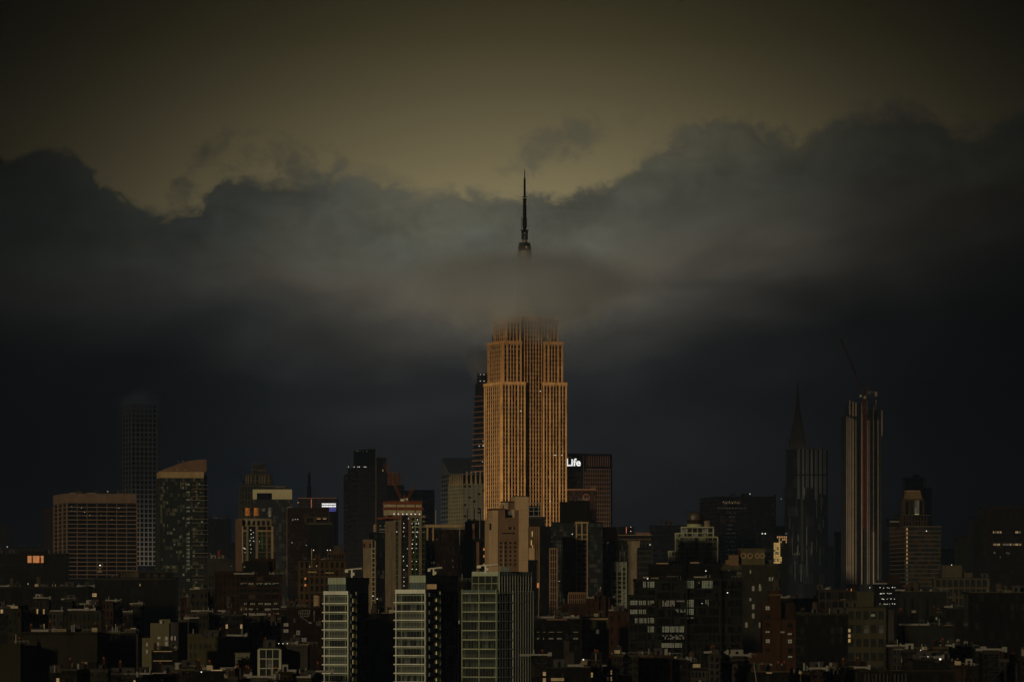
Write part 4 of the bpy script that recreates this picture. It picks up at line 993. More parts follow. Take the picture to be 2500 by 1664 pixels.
    # dark glass tower with vertical stripes
    b = B('striped_tower', 'dark glass tower with vertical grey stripes in front of the needle spire', 'skyscraper', 4800, 1922, 0, 'L', D=35)
    gl = pane_mat('striped_pane', (.005, .006, .007), (.014, .016, .018), .35, 5, 9)
    MB().box(b.u(1922), b.u(2021), 0, 35, 0, b.z(1095)).build('glazing', gl, b.o, stuff=True)
    SG = stone('stripe_grey', (.032, .040, .043), .3, .4)
    for px in (1947, 1957.5, 1968, 1978.5, 1989.5, 2000, 2010.5):
        b.part('glass_stripe', SG, b.u(px), b.u(px + 6), -.35, 0, b.z(1157), b.z(1096))
        if rng.random() < .8: b.part('glass_stripe', SG, b.u(px), b.u(px + 6), -.30, 0, b.z(1157 + rng.uniform(30, 70)), b.z(1160))
    b.part('floor_band', BLACK, b.u(1922), b.u(2022), -.6, 0, b.z(1160), b.z(1157.2)); b.part('roof_edge', DKMET, b.u(1921), b.u(2022), -.7, 35, b.z(1095), b.z(1093))
    for i in range(15): b.part('mullion', BLACKB, b.u(1922 + i * 7), b.u(1923 + i * 7), -.5, 0, b.z(1460), b.z(1097))
    for _ in range(26):
        px = rng.uniform(1925, 2015); py = rng.uniform(1190, 1380); b.part('glass_stripe', SG, b.u(px), b.u(px + rng.uniform(1, 3)), -.28, 0, b.z(py + rng.uniform(15, 50)), b.z(py))
    b.part('glass_stripe', stone('stripe_pale', (.05, .05, .045), .3), b.u(1956), b.u(1960), -.4, 0, b.z(1370), b.z(1210)); b.lit(E_DIM, 1963.5, 1964.8, 1190, 1208, -.6)
    for px in (1926, 1952, 1960, 1965, 1998, 2017): b.lamp(px, 1094, .75, -1, E_PALE)
    for k in range(5): b.lit(E_DIM, 1935 + k * 4, 1936.2 + k * 4, 1349, 1354, -.6)
    # tall ribbed tower with red crane
    b = B('ribbed_tower', 'tall dark tower with pale vertical ribs and a red hoist up its face', 'skyscraper', 4600, 2075, 8, 'L', D=30)
    b.D = b.v(2062)
    gl = pane_mat('ribbed_pane', (.005, .006, .006), (.012, .013, .012), .4, 2, 4, rough=.5, spec=.2)
    RB = stone('rib_bronze', (.20, .165, .12), .25)
    def blk(p0, p1, pt, v0, v1, nb):
        tier(b, p0, p1, pt, 1430, (nb, int((1430 - pt) / 13), .05, .05), None, stone('rib_dim', (.018, .017, .013), .3), glass=gl, v0=v0, v1=v1, rh=.3)
    blk(2066, 2092, 1016, 0, b.D, 6); blk(2078, 2105, 988, 4, b.D, 6); blk(2100, 2130, 1000, 2, b.D, 7); blk(2124, 2152, 1001, 0, b.D, 6)
    for px, pt in ((2062.5, 1015), (2067.5, 1018), (2072, 1020), (2077, 1021), (2099, 985), (2127, 995), (2148, 1001)):
        b.part('rib', RB, b.u(px + 4), b.u(px + 5.5), -1.2, -.2, b.z(1425 if px < 2140 else 1063), b.z(pt))
    for px, pt, pbb in ((2075, 976, 1012), (2083, 979, 1018), (2090, 982, 1020), (2134, 985, 1000), (2139, 976, 1000)): b.part('rib', RB, b.u(px), b.u(px + 2.6), 2.5, 3.5, b.z(pbb), b.z(pt))
    for px in (2083, 2089, 2094, 2103, 2117, 2121, 2133, 2138, 2143): b.part('rib', RB if px % 2 else bpy.data.materials['rib_dim'], b.u(px), b.u(px + .9), -.7, 0, b.z(1425), b.z(1025))
    for j in range(30):
        if rng.random() < .8: b.part('floor_line', CONCD, b.u(2082), b.u(2148), -.55, 0, b.z(1050 + j * 12), b.z(1049 + j * 12))
    b.lit(E_RED, 2067, 2069, 1437, 1443, -1.5)
    o = crane(4590, (2112, 972), (2053, 826), (2122, 955), 985, REDST, 'long red crane jib rising over the pale-ribbed tower', 1.7, 2.4)
    o = empty('hoist_mast', (X(2111, 4585), 4585, 0), 'red lattice hoist mast running down the pale-ribbed tower', 'hoist')
    zz = lambda py: Z(py, 4585)
    MB().lattice((0, 0, zz(1290)), (0, 0, zz(972)), 2.6, 3.2, .22).build('mast', REDST, o)
    for py in (1104, 1178, 1250): part('mast_tie', RUST, o, -4.5, 4.5, -.4, .4, zz(py), zz(py - 1))
    for q in (980, 995): MB().bar((-2.4, -1, zz(q + 14)), (2.4, -1, zz(q + 14)), .2).bar((-2.4, -1, zz(q)), (2.4, -1, zz(q)), .2).bar((-2.4, -1, zz(q)), (-2.4, -1, zz(q + 14)), .2).bar((2.4, -1, zz(q)), (2.4, -1, zz(q + 14)), .2).bar((-2.4, -1, zz(q)), (2.4, -1, zz(q + 14)), .15).build('climbing_frame', GREYM, o)
    part('cabin', PALE, o, 9, 11.2, -1, 1, zz(967), zz(956)); part('cabin_arm', GREYM, o, 3, 10, -.3, .3, zz(957), zz(955)); part('cabin', WHITE, o, -4.6, -2.6, -1, 1, zz(969), zz(963))
    b = B('office_tower', 'dark block filling the gap left of the pale-ribbed tower', 'skyscraper', 5200, 2040, 0, 'L', D=30)
    tier(b, 2040, 2075, 1300, 1430, (6, 12, .1, .3), None, BLACKB)
    # brick apartment slab with crown
    b = B('office_tower', 'dark maroon tower behind the crowned apartment house', 'skyscraper', 4700, 2210, 0, 'L', D=30)
    tier(b, 2210, 2253, 1167, 1420, (6, 20, .4, .3), None, stone('maroon_brick', (.018, .009, .006), .3)); tier(b, 2253, 2275, 1193, 1420, (4, 18, .3, .3), None, BLACK, v0=2)
    b.part('roof_box', TANB, b.u(2253), b.u(2262), 4, 12, b.z(1193), b.z(1165)); b.part('roof_house', BLACK, b.u(2232), b.u(2246), 5, 12, b.z(1167), b.z(1157))
    b = B('crowned_apartment', 'banded apartment house with a stepped crown and one lit stair column', 'apartment building', 3600, 2208, 10, 'L', D=25)
    b.D = b.v(2172)
    BR = stone('apartment_brick', (.030, .021, .013), .3); SL = stone('apartment_slab', (.062, .052, .034), .25)
    tier(b, 2208, 2297, 1285, 1440, (11, 15, .0, .20), (5, 15, .0, .18), SL, d=.5, win=[(GDARK, .6), (bpy.data.materials['apartment_brick'], .4)], rh=.6)
    tier(b, 2206, 2264, 1258, 1285, (8, 2, .4, .2), None, BR, v0=2, v1=16, base=False)
    tier(b, 2212, 2258, 1220, 1258, (4, 1, .4, .1), None, BR, v0=4, v1=14, base=False)
    x0, x1 = b.u(2216), b.u(2256); zb, zt = b.z(1219.5), b.z(1198)
    MB().hexa([(x0, 4, zb), (x1, 4, zb), (x1, 13, zb), (x0, 13, zb), (x0 + 1.2, 6, zt), (x1 - 1.2, 6, zt), (x1 - 1.2, 12, zt), (x0 + 1.2, 12, zt)]).build('crown_roof', stone('crown_tan', (.085, .060, .030), .2), b.o)
    b.part('crown_cap', BEIGE, b.u(2219), b.u(2252), 5.5, 12.5, b.z(1198), b.z(1196)); b.part('glass_bay', GREFL, b.u(2236), b.u(2247), 3.4, 4, b.z(1256), b.z(1219))
    b.part('terrace', SHADEBR, b.u(2196), b.u(2275), -1, 18, b.z(1258), b.z(1256)); b.part('crown_light', E_GREEN, b.u(2235), b.u(2245), 1.6, 2, b.z(1256), b.z(1254))
    b.part('wing_house', SHADEBR, b.u(2174), b.u(2200), 4, 12, b.z(1285), b.z(1265)); b.part('wing_light', E_DIM, b.u(2176), b.u(2198), 3.6, 3.9, b.z(1274), b.z(1271))
    for i in range(14): b.lamp(2200 + i * 5.3, 1257, .5, -1.5, E_PALE)
    for j in range(14): b.lit(E_WARM if j < 9 else E_DIM, 2212, 2215.5, 1288 + j * 10.2, 1294 + j * 10.2, -.7)
    b.lamp(2261, 1295.5, 1.2, -1.2)
    # right edge office with orange rows
    b = B('office_tower', 'broad black tower with rows of dim orange windows', 'office building', 3600, 2399, 0, 'L', D=40)
    tier(b, 2400, 2530, 1240, 1460, (16, 22, .35, .25), None, stone('edge_brown', (.010, .007, .004), .3)); tier(b, 2381, 2402, 1263, 1460, (4, 18, .3, .3), None, BLACK, v0=4)
    for p0, p1, py in ((2424, 2442, 1296), (2479, 2491, 1296), (2424, 2440, 1326), (2448, 2467, 1326), (2472, 2492, 1326)):
        px = p0
        while px < p1: b.lit(E_WARM if rng.random() < .45 else E_DIM, px, px + 2.6, py, py + 5, -.6); px += 3.6
    for px, py in ((2428, 1347), (2441, 1357), (2426, 1346), (2457, 1347), (2462, 1348)): b.lit(E_DIM, px, px + 2, py, py + 4, -.6)
    b = B('office_tower', 'dark greenish block left of the orange-windowed edge tower', 'skyscraper', 3800, 2340, 0, 'L', D=30)
    tier(b, 2340, 2400, 1316, 1460, (9, 12, .3, .3), None, stone('dark_green_stone', (.010, .011, .006), .4)); b.part('roof_house', BLACK, b.u(2350), b.u(2368), 4, 10, b.z(1316), b.z(1305))  # near-black greenish wall colour
middle()

# ------------------------------------------------------------------ the three near glass towers
def davit(Y, px, pt, pb, w_px, label, flip=1):
    """window-washing rig on a roof"""
    k = Y / F; o = empty('window_washing_rig', (X(px, Y), Y + 4, Z(pb, Y)), label, 'roof rig', 'window-washing rigs'); h = (pb - pt) * k; L = w_px * k
    part('post', WHITE, o, -.3, .3, -.3, .3, -.6, h * .9); part('machine_box', WHITE, o, -.2, 1.0, -.5, .5, h * .15, h * .5)
    MB().bar((-L * .32, 0, h * .82), (L * .6, 0, h), .18).build('boom', WHITE, o); MB().bar((L * .35, 0, h * .84), (L * .68, 0, h * .88), .1).build('boom_brace', GREYM, o)
    part('counterweight', WHITE, o, -L * .42, -L * .22, -.6, .6, h * .5, h * .86)
    return o
def near_towers():
    LB = [(GDARK, .72), (BLIND, .28)]
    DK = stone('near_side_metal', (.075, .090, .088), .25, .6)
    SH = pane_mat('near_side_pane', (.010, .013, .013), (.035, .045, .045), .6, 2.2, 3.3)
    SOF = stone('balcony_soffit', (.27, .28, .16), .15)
    GRF = stone('terrace_hedge_leaf', (.008, .011, .005), .5)
    def ab(label, Y, xl, xc, xr, fas0, fas1, pitch, nfl, bal, pent, npane, seed):
        r = random.Random(seed)
        b = B('glass_tower', label, 'apartment building', Y, xc, 30, 'R')
        x0 = b.u(xl); D = b.v(xr); z = b.z; fh = pitch * b.k
        ztop = z(fas1)
        MB().box(x0, 0, 0, D, 0, ztop).build('core', SH, b.o)
        # bright front: fascia, slabs, corner posts, panes
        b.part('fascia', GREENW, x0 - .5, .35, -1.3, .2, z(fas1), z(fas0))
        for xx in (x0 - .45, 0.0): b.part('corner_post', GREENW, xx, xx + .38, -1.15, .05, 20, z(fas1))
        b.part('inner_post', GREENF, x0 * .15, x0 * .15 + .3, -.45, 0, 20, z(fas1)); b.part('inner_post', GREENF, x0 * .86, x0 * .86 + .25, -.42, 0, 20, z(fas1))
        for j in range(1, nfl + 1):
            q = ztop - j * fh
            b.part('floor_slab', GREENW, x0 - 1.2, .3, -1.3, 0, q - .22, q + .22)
            b.part('slab_under_strip', GREENF, x0, 0, -.5, 0, q + fh - .75, q + fh - .55)  # raised frame-coloured strip below each slab
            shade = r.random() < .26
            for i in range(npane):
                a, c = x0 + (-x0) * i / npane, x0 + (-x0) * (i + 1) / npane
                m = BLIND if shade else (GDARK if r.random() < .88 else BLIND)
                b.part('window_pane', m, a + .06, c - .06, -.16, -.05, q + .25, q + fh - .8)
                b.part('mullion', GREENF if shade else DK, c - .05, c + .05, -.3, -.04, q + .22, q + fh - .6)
        b.part('roof', LEAD, x0, 0, .2, D, ztop, ztop + .6)
        # dark side with stacked balconies and curtain wall
        y0, y1 = b.v(bal[0]), b.v(bal[1])
        b.part('side_post', GREENF, 0, .7, y1, y1 + .35, 20, z(fas0 + 2))
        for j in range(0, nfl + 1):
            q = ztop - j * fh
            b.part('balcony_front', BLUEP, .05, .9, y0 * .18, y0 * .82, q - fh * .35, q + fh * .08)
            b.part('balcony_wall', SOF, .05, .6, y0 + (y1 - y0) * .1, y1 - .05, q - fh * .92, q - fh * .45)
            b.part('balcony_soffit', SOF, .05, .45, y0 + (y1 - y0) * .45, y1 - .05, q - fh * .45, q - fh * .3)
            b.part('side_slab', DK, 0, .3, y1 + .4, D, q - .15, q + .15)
        for i in range(7):
            y = y1 + .6 + (D - y1 - .7) * i / 6
            b.part('side_mullion', DK, 0, .22, y - .06, y + .06, 20, ztop)
        # penthouse of panels
        p0, p1, pm, pe, t0, t1 = pent
        xa, xb_ = b.u(p0), b.u(p1); n = 6
        for i in range(n): b.part('penthouse_panel', GREENP, xa + (xb_ - xa) * i / n + .04, xa + (xb_ - xa) * (i + 1) / n - .04, .9, 1.2, z(t1), z(t0))
        ye = b.v(pe) - (b.v(p1) if p1 > xc else 0)
        Dp = abs(pe - p1) * b.k / math.sin(R(30))
        for i in range(8):
            a = 1.0 + (Dp - 1) * i / 8; c = 1.0 + (Dp - 1) * (i + 1) / 8
            b.part('penthouse_panel', BLUEP if a < (pm - p1) / (pe - p1) * Dp else DK, xb_ - .3, xb_, a + .04, c - .04, z(t1), z(t0))
        MB().box(xa + .2, xb_ - .35, 1.25, Dp, ztop, z(t0) - .3).build('penthouse_core', BLUEP, b.o)
        for i in range(7):
            xx = xa + (xb_ - xa) * i / 6; b.part('penthouse_mullion', DK, xx - .06, xx + .06, 1.0, 1.3, ztop + .6, z(t1) - .05)
        b.part('penthouse_roof', DK, xa - .1, xb_ + .1, .8, Dp, z(t0), z(t0 - 1))
        return b
    b = ab('slim near glass tower, leftmost of the three with bright floor edges', 1900, 797, 852, 899, 1442, 1451, 21.3, 13, (858, 867), (797, 841, 880, 899, 1409.5, 1425), 8, 1)
    b.lamp(900, 1454, 1.0, 3)
    b = ab('middle of three near glass towers, widest ladder of bright floor edges', 1850, 972, 1040.5, 1118, 1438, 1448, 21.6, 13, (1062, 1072), (996, 1036, 1094, 1117, 1404, 1421), 9, 2)
    b.part('terrace_wall', TAN, b.u(1008), b.u(1058), 2.2, 2.6, b.z(1437), b.z(1425))
    davit(1905, 858, 1386, 1407, 40, 'white roof rig on the slim near glass tower')
    davit(1855, 1058, 1384, 1404, 34, 'white roof rig on the middle near glass tower')
    # wide curtain-wall tower
    Y = 1750
    b = B('glass_tower', 'widest near glass tower with a dark gridded curtain wall, below the tan stucco tower', 'apartment building', Y, 1213.5, 34, 'R')
    z = b.z; x0 = b.u(1130); D = b.v(1304); fh = 22.75 * b.k; ztop = z(1447)
    G1 = pane_mat('wide_pane', (.008, .010, .008), (.026, .032, .024), .55, 1.0, 40, rough=.2)
    MB().box(x0, 0, 0, D, 0, ztop - .2).build('core', BLACKB, b.o)
    FR = stone('wide_frame', (.10, .115, .075), .25); FR2 = stone('wide_frame_side', (.12, .135, .115), .25)
    nP = 12
    cols = [x0 + (-x0) * i / nP for i in range(nP + 1)]
    rr = random.Random(5)
    for j in range(0, 13):
        q = ztop - j * fh
        b.part('floor_band', FR, x0, 0, -.42, 0, q - .20, q + .20)
        ys = b.v(1236); yk = D * .95
        b.part('floor_band', FR2, 0, .42, 0, yk, q - .20, q + .20)
        if j < 12:
            tone = rr.choice([G1, G1, GDARK, BLIND]) if j else G1
            for i in range(nP): b.part('window_pane', tone if rr.random() < .75 else rr.choice([GDARK, G1, BLIND]), cols[i] + .03, cols[i + 1] - .03, -.14, -.02, q - fh + .2, q - .22)
            for i in range(14):
                a, c = D * .95 * i / 14, D * .95 * (i + 1) / 14
                b.part('window_pane', GDARK if rr.random() < .8 else G1, .02, .12, a + .05, c - .05, q - fh + .2, q - .22)
    for i, xx in enumerate(cols):
        big = i in (0, 6, 12)
        b.part('mullion', FR if big else DK, xx - (.16 if big else .05), xx + (.16 if big else .05), -(.6 if big else .3), 0, 20, ztop + (1.4 if big else 0))
    for i in range(15):
        y = D * .95 * i / 14; big = i >= 6
        b.part('mullion', FR2 if big else DK, 0, .5 if big else .28, y - (.10 if big else .05), y + (.10 if big else .05), 20, ztop + (.9 if big else 0))
    b.part('reflection_strip', stone('painted_reflection', (.085, .09, .06), .5), .13, .25, b.v(1234), b.v(1239), 20, ztop - 1)  # pale reflection on the glass, painted in as a thin strip
    for i in range(14): b.part('parapet_glass', BLUEP, x0 + (-x0) * i / 14 + .05, x0 + (-x0) * (i + 1) / 14 - .05, -.2, -.1, ztop + .25, ztop + 1.1)
    b.part('roof', LEAD, x0 + .1, -.1, .1, D, ztop - .19, ztop + .1)
    xa, xb_ = b.u(1149), b.u(1213); Dp = (1297 - 1214) * b.k / math.sin(R(34))
    MB().box(xa, xb_, 1.2, Dp, ztop + .1, z(1395)).build('penthouse_core', G1, b.o)
    for i in range(8): b.part('penthouse_panel', GREENP, xa + (xb_ - xa) * i / 8 + .03, xa + (xb_ - xa) * (i + 1) / 8 - .03, .9, 1.2, z(1405), z(1394))
    for i in range(12): b.part('penthouse_panel', BLUEP, xb_, xb_ + .3, 1.2 + (Dp - 1.2) * i / 12 + .04, 1.2 + (Dp - 1.2) * (i + 1) / 12 - .04, z(1405), z(1394))
    for i in range(5): b.part('penthouse_mullion', FR, xa + (xb_ - xa) * i / 4 - .07, xa + (xb_ - xa) * i / 4 + .07, .8, 1.2, ztop + .1, z(1394.5))
    for i in range(13):
        y = 1.2 + (Dp - 1.2) * i / 12; b.part('penthouse_mullion', FR2, xb_, xb_ + .36, y - .05, y + .05, ztop + .1, z(1394.5))
    b.part('penthouse_band', FR, xa, xb_, .85, 1.2, z(1424), z(1422.5)); b.part('penthouse_band', FR2, xb_, xb_ + .34, 1.2, Dp, z(1424), z(1423))
    o = davit(Y, 1185, 1377, 1394, 50, 'jointed pale roof boom on the widest near glass tower')
    part('cabin', CONC, o, 4.2, 5.8, 0, 1.6, 0, (1394 - 1381) * b.k); part('sheet', BLUEP, o, 5.8, 8.2, .2, 1.6, 0, (1394 - 1383) * b.k)
near_towers()

# ------------------------------------------------------------------ lower city
def simple(name, label, cat, Y, p0, p1, pt, pb, spec, mat, D=18, win=None, rh=.6, roof=None, clutter=4, a=0, side='L', pale=None, d=.3, group=None, cm=None):
    b = B(name, label, cat, Y, p0 if side == 'L' else p1, a, side, D, group)
    tier(b, p0, p1, pt, pb, spec, None, mat, win=win, rh=rh, roof=roof, pale=pale, d=d)
    b.part('coping', rng.choice((OLIVE, CONCD, OLIVED, OLIVED, SHADEBR)), b.u(p0) - .3, b.u(p1) + .3, -d - .45, -d - .05, b.z(pt) + .25, b.z(pt) + .62)
    if clutter: rooftop(b, int(clutter * 1.6), p0 + 2, p1 - 2, pt, 2.6, cm or LEAD, 2, D - 4)
    return b
DARKW = [(GDARK, 1)]
def low_city():
    # left edge
    b = simple('low_building', 'low dark house with a glowing orange roof-terrace window', 'building', 3300, -12, 160, 1352, 1460, (16, 6, .5, .4), SHADEBR, 25)
    b.part('terrace_house', SHADEBR, b.u(46), b.u(113), -2, 8, b.z(1374), b.z(1342)); b.part('terrace_sign', OLIVED, b.u(46), b.u(112), -2.4, -2, b.z(1345), b.z(1340))
    for i in range(3):
        p = (68, 80.5, 100)[i]; q = (78, 97, 107)[i]; b.lit(E_ORNG, p, q, 1356, 1373, -2.05)
    b.part('planter', BLACK, b.u(78), b.u(81), -2.5, -2.1, b.z(1374), b.z(1361)); b.part('planter', BLACK, b.u(97), b.u(100.5), -2.5, -2.1, b.z(1374), b.z(1361))
    b.part('ledge', OLIVED, b.u(-10), b.u(50), -1, 2, b.z(1379.5), b.z(1377)); pass
    b = simple('low_building', 'long low dark warehouse with a thin pale parapet line', 'building', 2700, -14, 214, 1434, 1560, (18, 5, .6, .5), SHADEBR, 30, clutter=16)
    b.part('parapet', OLIVED, b.u(-14), b.u(210), -.7, -.2, b.z(1434.5), b.z(1432)); b.part('lamp_post', CONC, b.u(160.5), b.u(161.5), 1, 1.3, b.z(1432), b.z(1419)); b.lamp(68, 1424, .7, 1)
    b = simple('low_building', 'dark brown block with pale stepped roof ledges below the granite office', 'building', 2800, 232, 428, 1412, 1540, (18, 6, .55, .5), SHADEBR, 26)
    b.part('ledge', OLIVE, b.u(234), b.u(428), -.9, .5, b.z(1413.5), b.z(1411.5)); tier(b, 290, 418, 1396, 1412, (10, 1, .5, .3), None, SHADEBR, v0=4, v1=20, base=False, rh=0)
    b.part('ledge', OLIVE, b.u(288), b.u(418), 3.2, 6, b.z(1396), b.z(1394)); b.part('wall_panel', OLIVE, b.u(294), b.u(338), 3.4, 3.9, b.z(1409), b.z(1397))
    for px in (355, 373, 391): b.part('roof_window', CONCD, b.u(px), b.u(px + 11), 3.3, 3.9, b.z(1408), b.z(1400))
    b.lit(E_WARM, 341, 343, 1424, 1430, -.6)
    for i in range(3):
        for j in range(2): b.lit(E_WARM, 216 + i * 7, 222 + i * 7, 1447.5 + j * 4.5, 1451 + j * 4.5, -.6)
    b.lamp(218, 1468, 1.0, -.6, E_PALE)
    for px, py in ((324, 1386), (351, 1389), (380, 1386), (393, 1388), (406, 1390)): b.lamp(px, py, .7, 6, E_PALE)
    o = empty('satellite_dish', (X(244, 2780), 2780, Z(1394, 2780)), 'round dish with a bright lamp in front of the granite office', 'satellite dish')
    m = MB()
    for k in range(16):
        a0, a1 = 2 * math.pi * k / 16, 2 * math.pi * (k + 1) / 16; m.bar((1.6 * math.cos(a0), 0, 3.4 + 1.7 * math.sin(a0)), (1.6 * math.cos(a1), 0, 3.4 + 1.7 * math.sin(a1)), .14)
    m.build('rim', CONC, o); part('stand', CONC, o, -.25, .25, -.2, .2, 0, 1.8); part('base', CONC, o, -1.2, 1.2, -.8, .8, -.6, .3); ball('lamp', E_WHITE, o, .1, -.3, 3.3, .45)
    b = simple('low_building', 'dim stone house with five tall arched windows left of the white stepped house', 'building', 2200, 168, 245, 1493, 1600, (7, 4, .55, .4), OLIVED, 20)
    b = simple('low_building', 'pale corner wall with two window columns at the bottom edge', 'building', 1700, -20, 50, 1574, 1700, None, OLIVED, 14, clutter=2)
    for i in range(2):
        for j in range(5): b.part('window', GDARK, b.u(27 + i * 11.5), b.u(32.5 + i * 11.5), -.12, -.02, b.z(1595 + j * 22), b.z(1580 + j * 22))
    b = simple('low_building', 'long dark stone terrace with rows of tall narrow windows', 'building', 1720, 50, 236, 1546, 1700, (15, 6, .62, .40), stone('terrace_stone', (.022, .020, .012), .4), 16, win=DARKW, clutter=10, pale=(.01, .01, .01), d=.25)
    b.part('cornice', SHADEBR, b.u(50), b.u(236), -.8, .2, b.z(1548), b.z(1545)); b.part('skylight', CONC, b.u(128), b.u(160), 3, 8, b.z(1541), b.z(1534)); b.part('skylight', CONCD, b.u(75), b.u(118), 4, 9, b.z(1543), b.z(1533))
    b = simple('low_building', 'slightly paler end house of the stone terrace', 'building', 1730, 236, 262, 1549, 1700, (2, 6, .6, .4), stone('terrace_pale', (.034, .031, .018), .4), 14, win=DARKW, clutter=2, pale=(.01, .01, .01))
    b = simple('low_building', 'dark narrow house between the stone terrace and the white stepped house', 'building', 1760, 262, 330, 1546, 1700, (5, 6, .5, .4), SHADEBR, 14, win=DARKW, clutter=5); b.part('roof_house', CONCD, b.u(300), b.u(330), 2, 8, b.z(1546), b.z(1534))
    # white stepped house
    b = B('stepped_house', 'white stepped house with a few small dark windows', 'building', 1850, 412, 12, 'R', 16)
    PW = stone('stepped_plaster', (.085, .080, .045), .18)
    b.part('wall', PW, b.u(367), b.u(413), 0, 14, 0, b.z(1520)); b.part('tower_wall', PW, b.u(386), b.u(413), 1.5, 12, b.z(1520), b.z(1510.5)); b.part('low_wing', PW, b.u(345), b.u(367), 1, 14, 0, b.z(1556)); b.part('side_wing', CONCD, b.u(413), b.u(434), 1, 13, 0, b.z(1518))
    for px, py, h in ((385, 1553, 6), (403, 1553, 9), (403, 1565, 10), (384, 1567, 8), (355, 1568, 9), (355, 1585, 9), (391, 1514, 7), (417, 1552, 10), (425, 1552, 10)):
        b.part('window', GDARK, b.u(px), b.u(px + (7 if px in (385, 403) else 4.5)), -.1 if px < 412 and px > 367 else .85, .02 if px > 367 else .98, b.z(py + h), b.z(py))
    b = simple('low_building', 'flat dark terrace with two pale horizontal canopies below the white stepped house', 'building', 1700, 372, 430, 1590, 1700, (6, 4, .4, .4), BLACK, 12, clutter=4)
    for py in (1588, 1611): b.part('canopy', PALE, b.u(375), b.u(421), -2, 2, b.z(py + 2), b.z(py))
    m = MB()
    for i in range(90):
        x = b.u(rng.uniform(388, 412)); zz = b.z(rng.uniform(1578, 1588)); r = rng.uniform(.08, .25); y = rng.uniform(-1, 1); m.box(x - r, x + r, y - r, y + r, zz - r, zz + r)
    m.build('planting', LEAFM, b.o, stuff=True)
    # beige house
    b = simple('low_building', 'olive-beige house with a stepped parapet and four small window pairs', 'building', 1900, 455, 600, 1557, 1680, None, OLIVED, 16, clutter=6)
    BG = stone('beige_house', (.050, .046, .022), .22)
    b.part('front_wall', BG, b.u(455), b.u(572), -.4, 0, 0, b.z(1556)); b.part('parapet_block', BG, b.u(457), b.u(495), -.5, 3, b.z(1560), b.z(1546)); b.part('parapet_block', BG, b.u(521), b.u(534), -.5, 3, b.z(1560), b.z(1544))
    for px, py in ((463, 1571), (474, 1571), (487, 1571), (498, 1571), (504, 1571), (511, 1571), (525, 1569), (564, 1569), (463, 1592), (474, 1592), (564, 1590)): b.part('window', GDARK, b.u(px), b.u(px + 5), -.52, -.42, b.z(py + 12), b.z(py))
    b = simple('low_building', 'bright blank white gable wall beside dark shrubs', 'building', 1750, 574, 610, 1594, 1700, None, stone('gable_white', (.085, .088, .060), .15), 8, clutter=0)
    m = MB()
    for i in range(160):
        x = b.u(rng.uniform(580, 612)); zz = b.z(1618 + rng.gauss(0, 6)); r = rng.uniform(.1, .3); y = rng.uniform(-3, -1); m.box(x - r, x + r, y - r, y + r, zz - r, zz + r)
    m.build('shrub_row', LEAFM, b.o, stuff=True)
    # white frame house and grey slab
    b = simple('frame_house', 'small house with white open balcony frames near the bottom edge', 'building', 1650, 634, 682, 1584, 1700, (3, 5, .10, .10), stone('frame_house_white', (.20, .21, .155), .3), 10, win=[(GDARK, .75), (BLIND, .25)], clutter=2, d=.7)
    b = simple('low_building', 'plain dark grey slab wall with two columns of slit windows', 'building', 1660, 682, 751, 1578, 1700, None, CONCD, 14, clutter=5)
    for px in (697, 727):
        for j in range(4): b.part('window', GDARK, b.u(px), b.u(px + 3.5), -.1, -.02, b.z(1600 + j * 17), b.z(1588 + j * 17))
    for px in (680, 690, 701): b.lamp(px, 1570, .9, 2)
    # brick loft with rows of lights
    b = simple('brick_loft', 'brown brick loft with dotted rows of small lit panes', 'building', 2300, 585, 683, 1405, 1580, (5, 12, .14, .34), BROWN, 24, pale=(.02, .016, .01), clutter=9)
    tier(b, 524, 585, 1398, 1580, (6, 10, .5, .4), None, BROWN, v0=3, v1=20); b.part('roof_house', SHADEBR, b.u(595), b.u(655), 5, 16, b.z(1405), b.z(1368)); b.part('roof_house', BROWN, b.u(612), b.u(668), 8, 18, b.z(1405), b.z(1362))
    for py, pr in ((1421, .8), (1446, .9), (1471, .7), (1484, .5), (1496, .9), (1508, .6), (1521, .5)):
        for bay in range(5):
            for k in range(4):
                if rng.random() < pr: b.lit(E_PALE if rng.random() < .5 else E_DIM, 588 + bay * 19.5 + k * 4, 590.2 + bay * 19.5 + k * 4, py, py + rng.choice((3, 5)), -.1)
    b.lamp(596, 1383, 1.8, 3, E_PALE); b.lamp(564, 1381, 1.3, 3, E_DIM)
    # ornate classical tower
    b = simple('classical_tower', 'ornate brown stone tower with arched top storey and flagpole', 'building', 2500, 731, 842, 1369, 1560, (9, 10, .5, .3), stone('classical_stone', (.045, .031, .016), .35), 24, pale=(.02, .016, .01), d=.6)
    CS2 = bpy.data.materials['classical_stone']
    tier(b, 801, 840, 1347, 1370, (6, 1, .35, .5), None, CS2, v0=2, v1=16, base=False); b.part('roof_house', CS2, b.u(768), b.u(782), 3, 10, b.z(1369), b.z(1352))
    b.part('cornice', CS2, b.u(729), b.u(844), -1.4, 1, b.z(1371), b.z(1368)); b.part('cornice', BEIGE, b.u(752), b.u(774), -1.6, 0, b.z(1397), b.z(1394)); b.part('cornice', BEIGE, b.u(795), b.u(815), -1.6, 0, b.z(1399), b.z(1396)); b.part('cornice', CS2, b.u(730), b.u(843), -1.2, 1, b.z(1400), b.z(1397.5))
    for px, py in ((743.5, 1409), (743.5, 1425)): b.lit(E_ORNG, px, px + 4, py, py + 5, -.7)
    for px, py in ((755.5, 1380), (772.5, 1379)): b.lit(E_WARM, px, px + 1.8, py, py + 4, -.7)
    for px, py in ((765, 1342), (799, 1342), (806, 1342)): b.lamp(px, py, 1.0, 2)
    b.part('flagpole', BEIGE, b.u(761.3), b.u(762.4), -2, -1.7, b.z(1385), b.z(1342)); b.part('gable_house', CONCD, b.u(813), b.u(834), 3, 9, b.z(1347), b.z(1330))
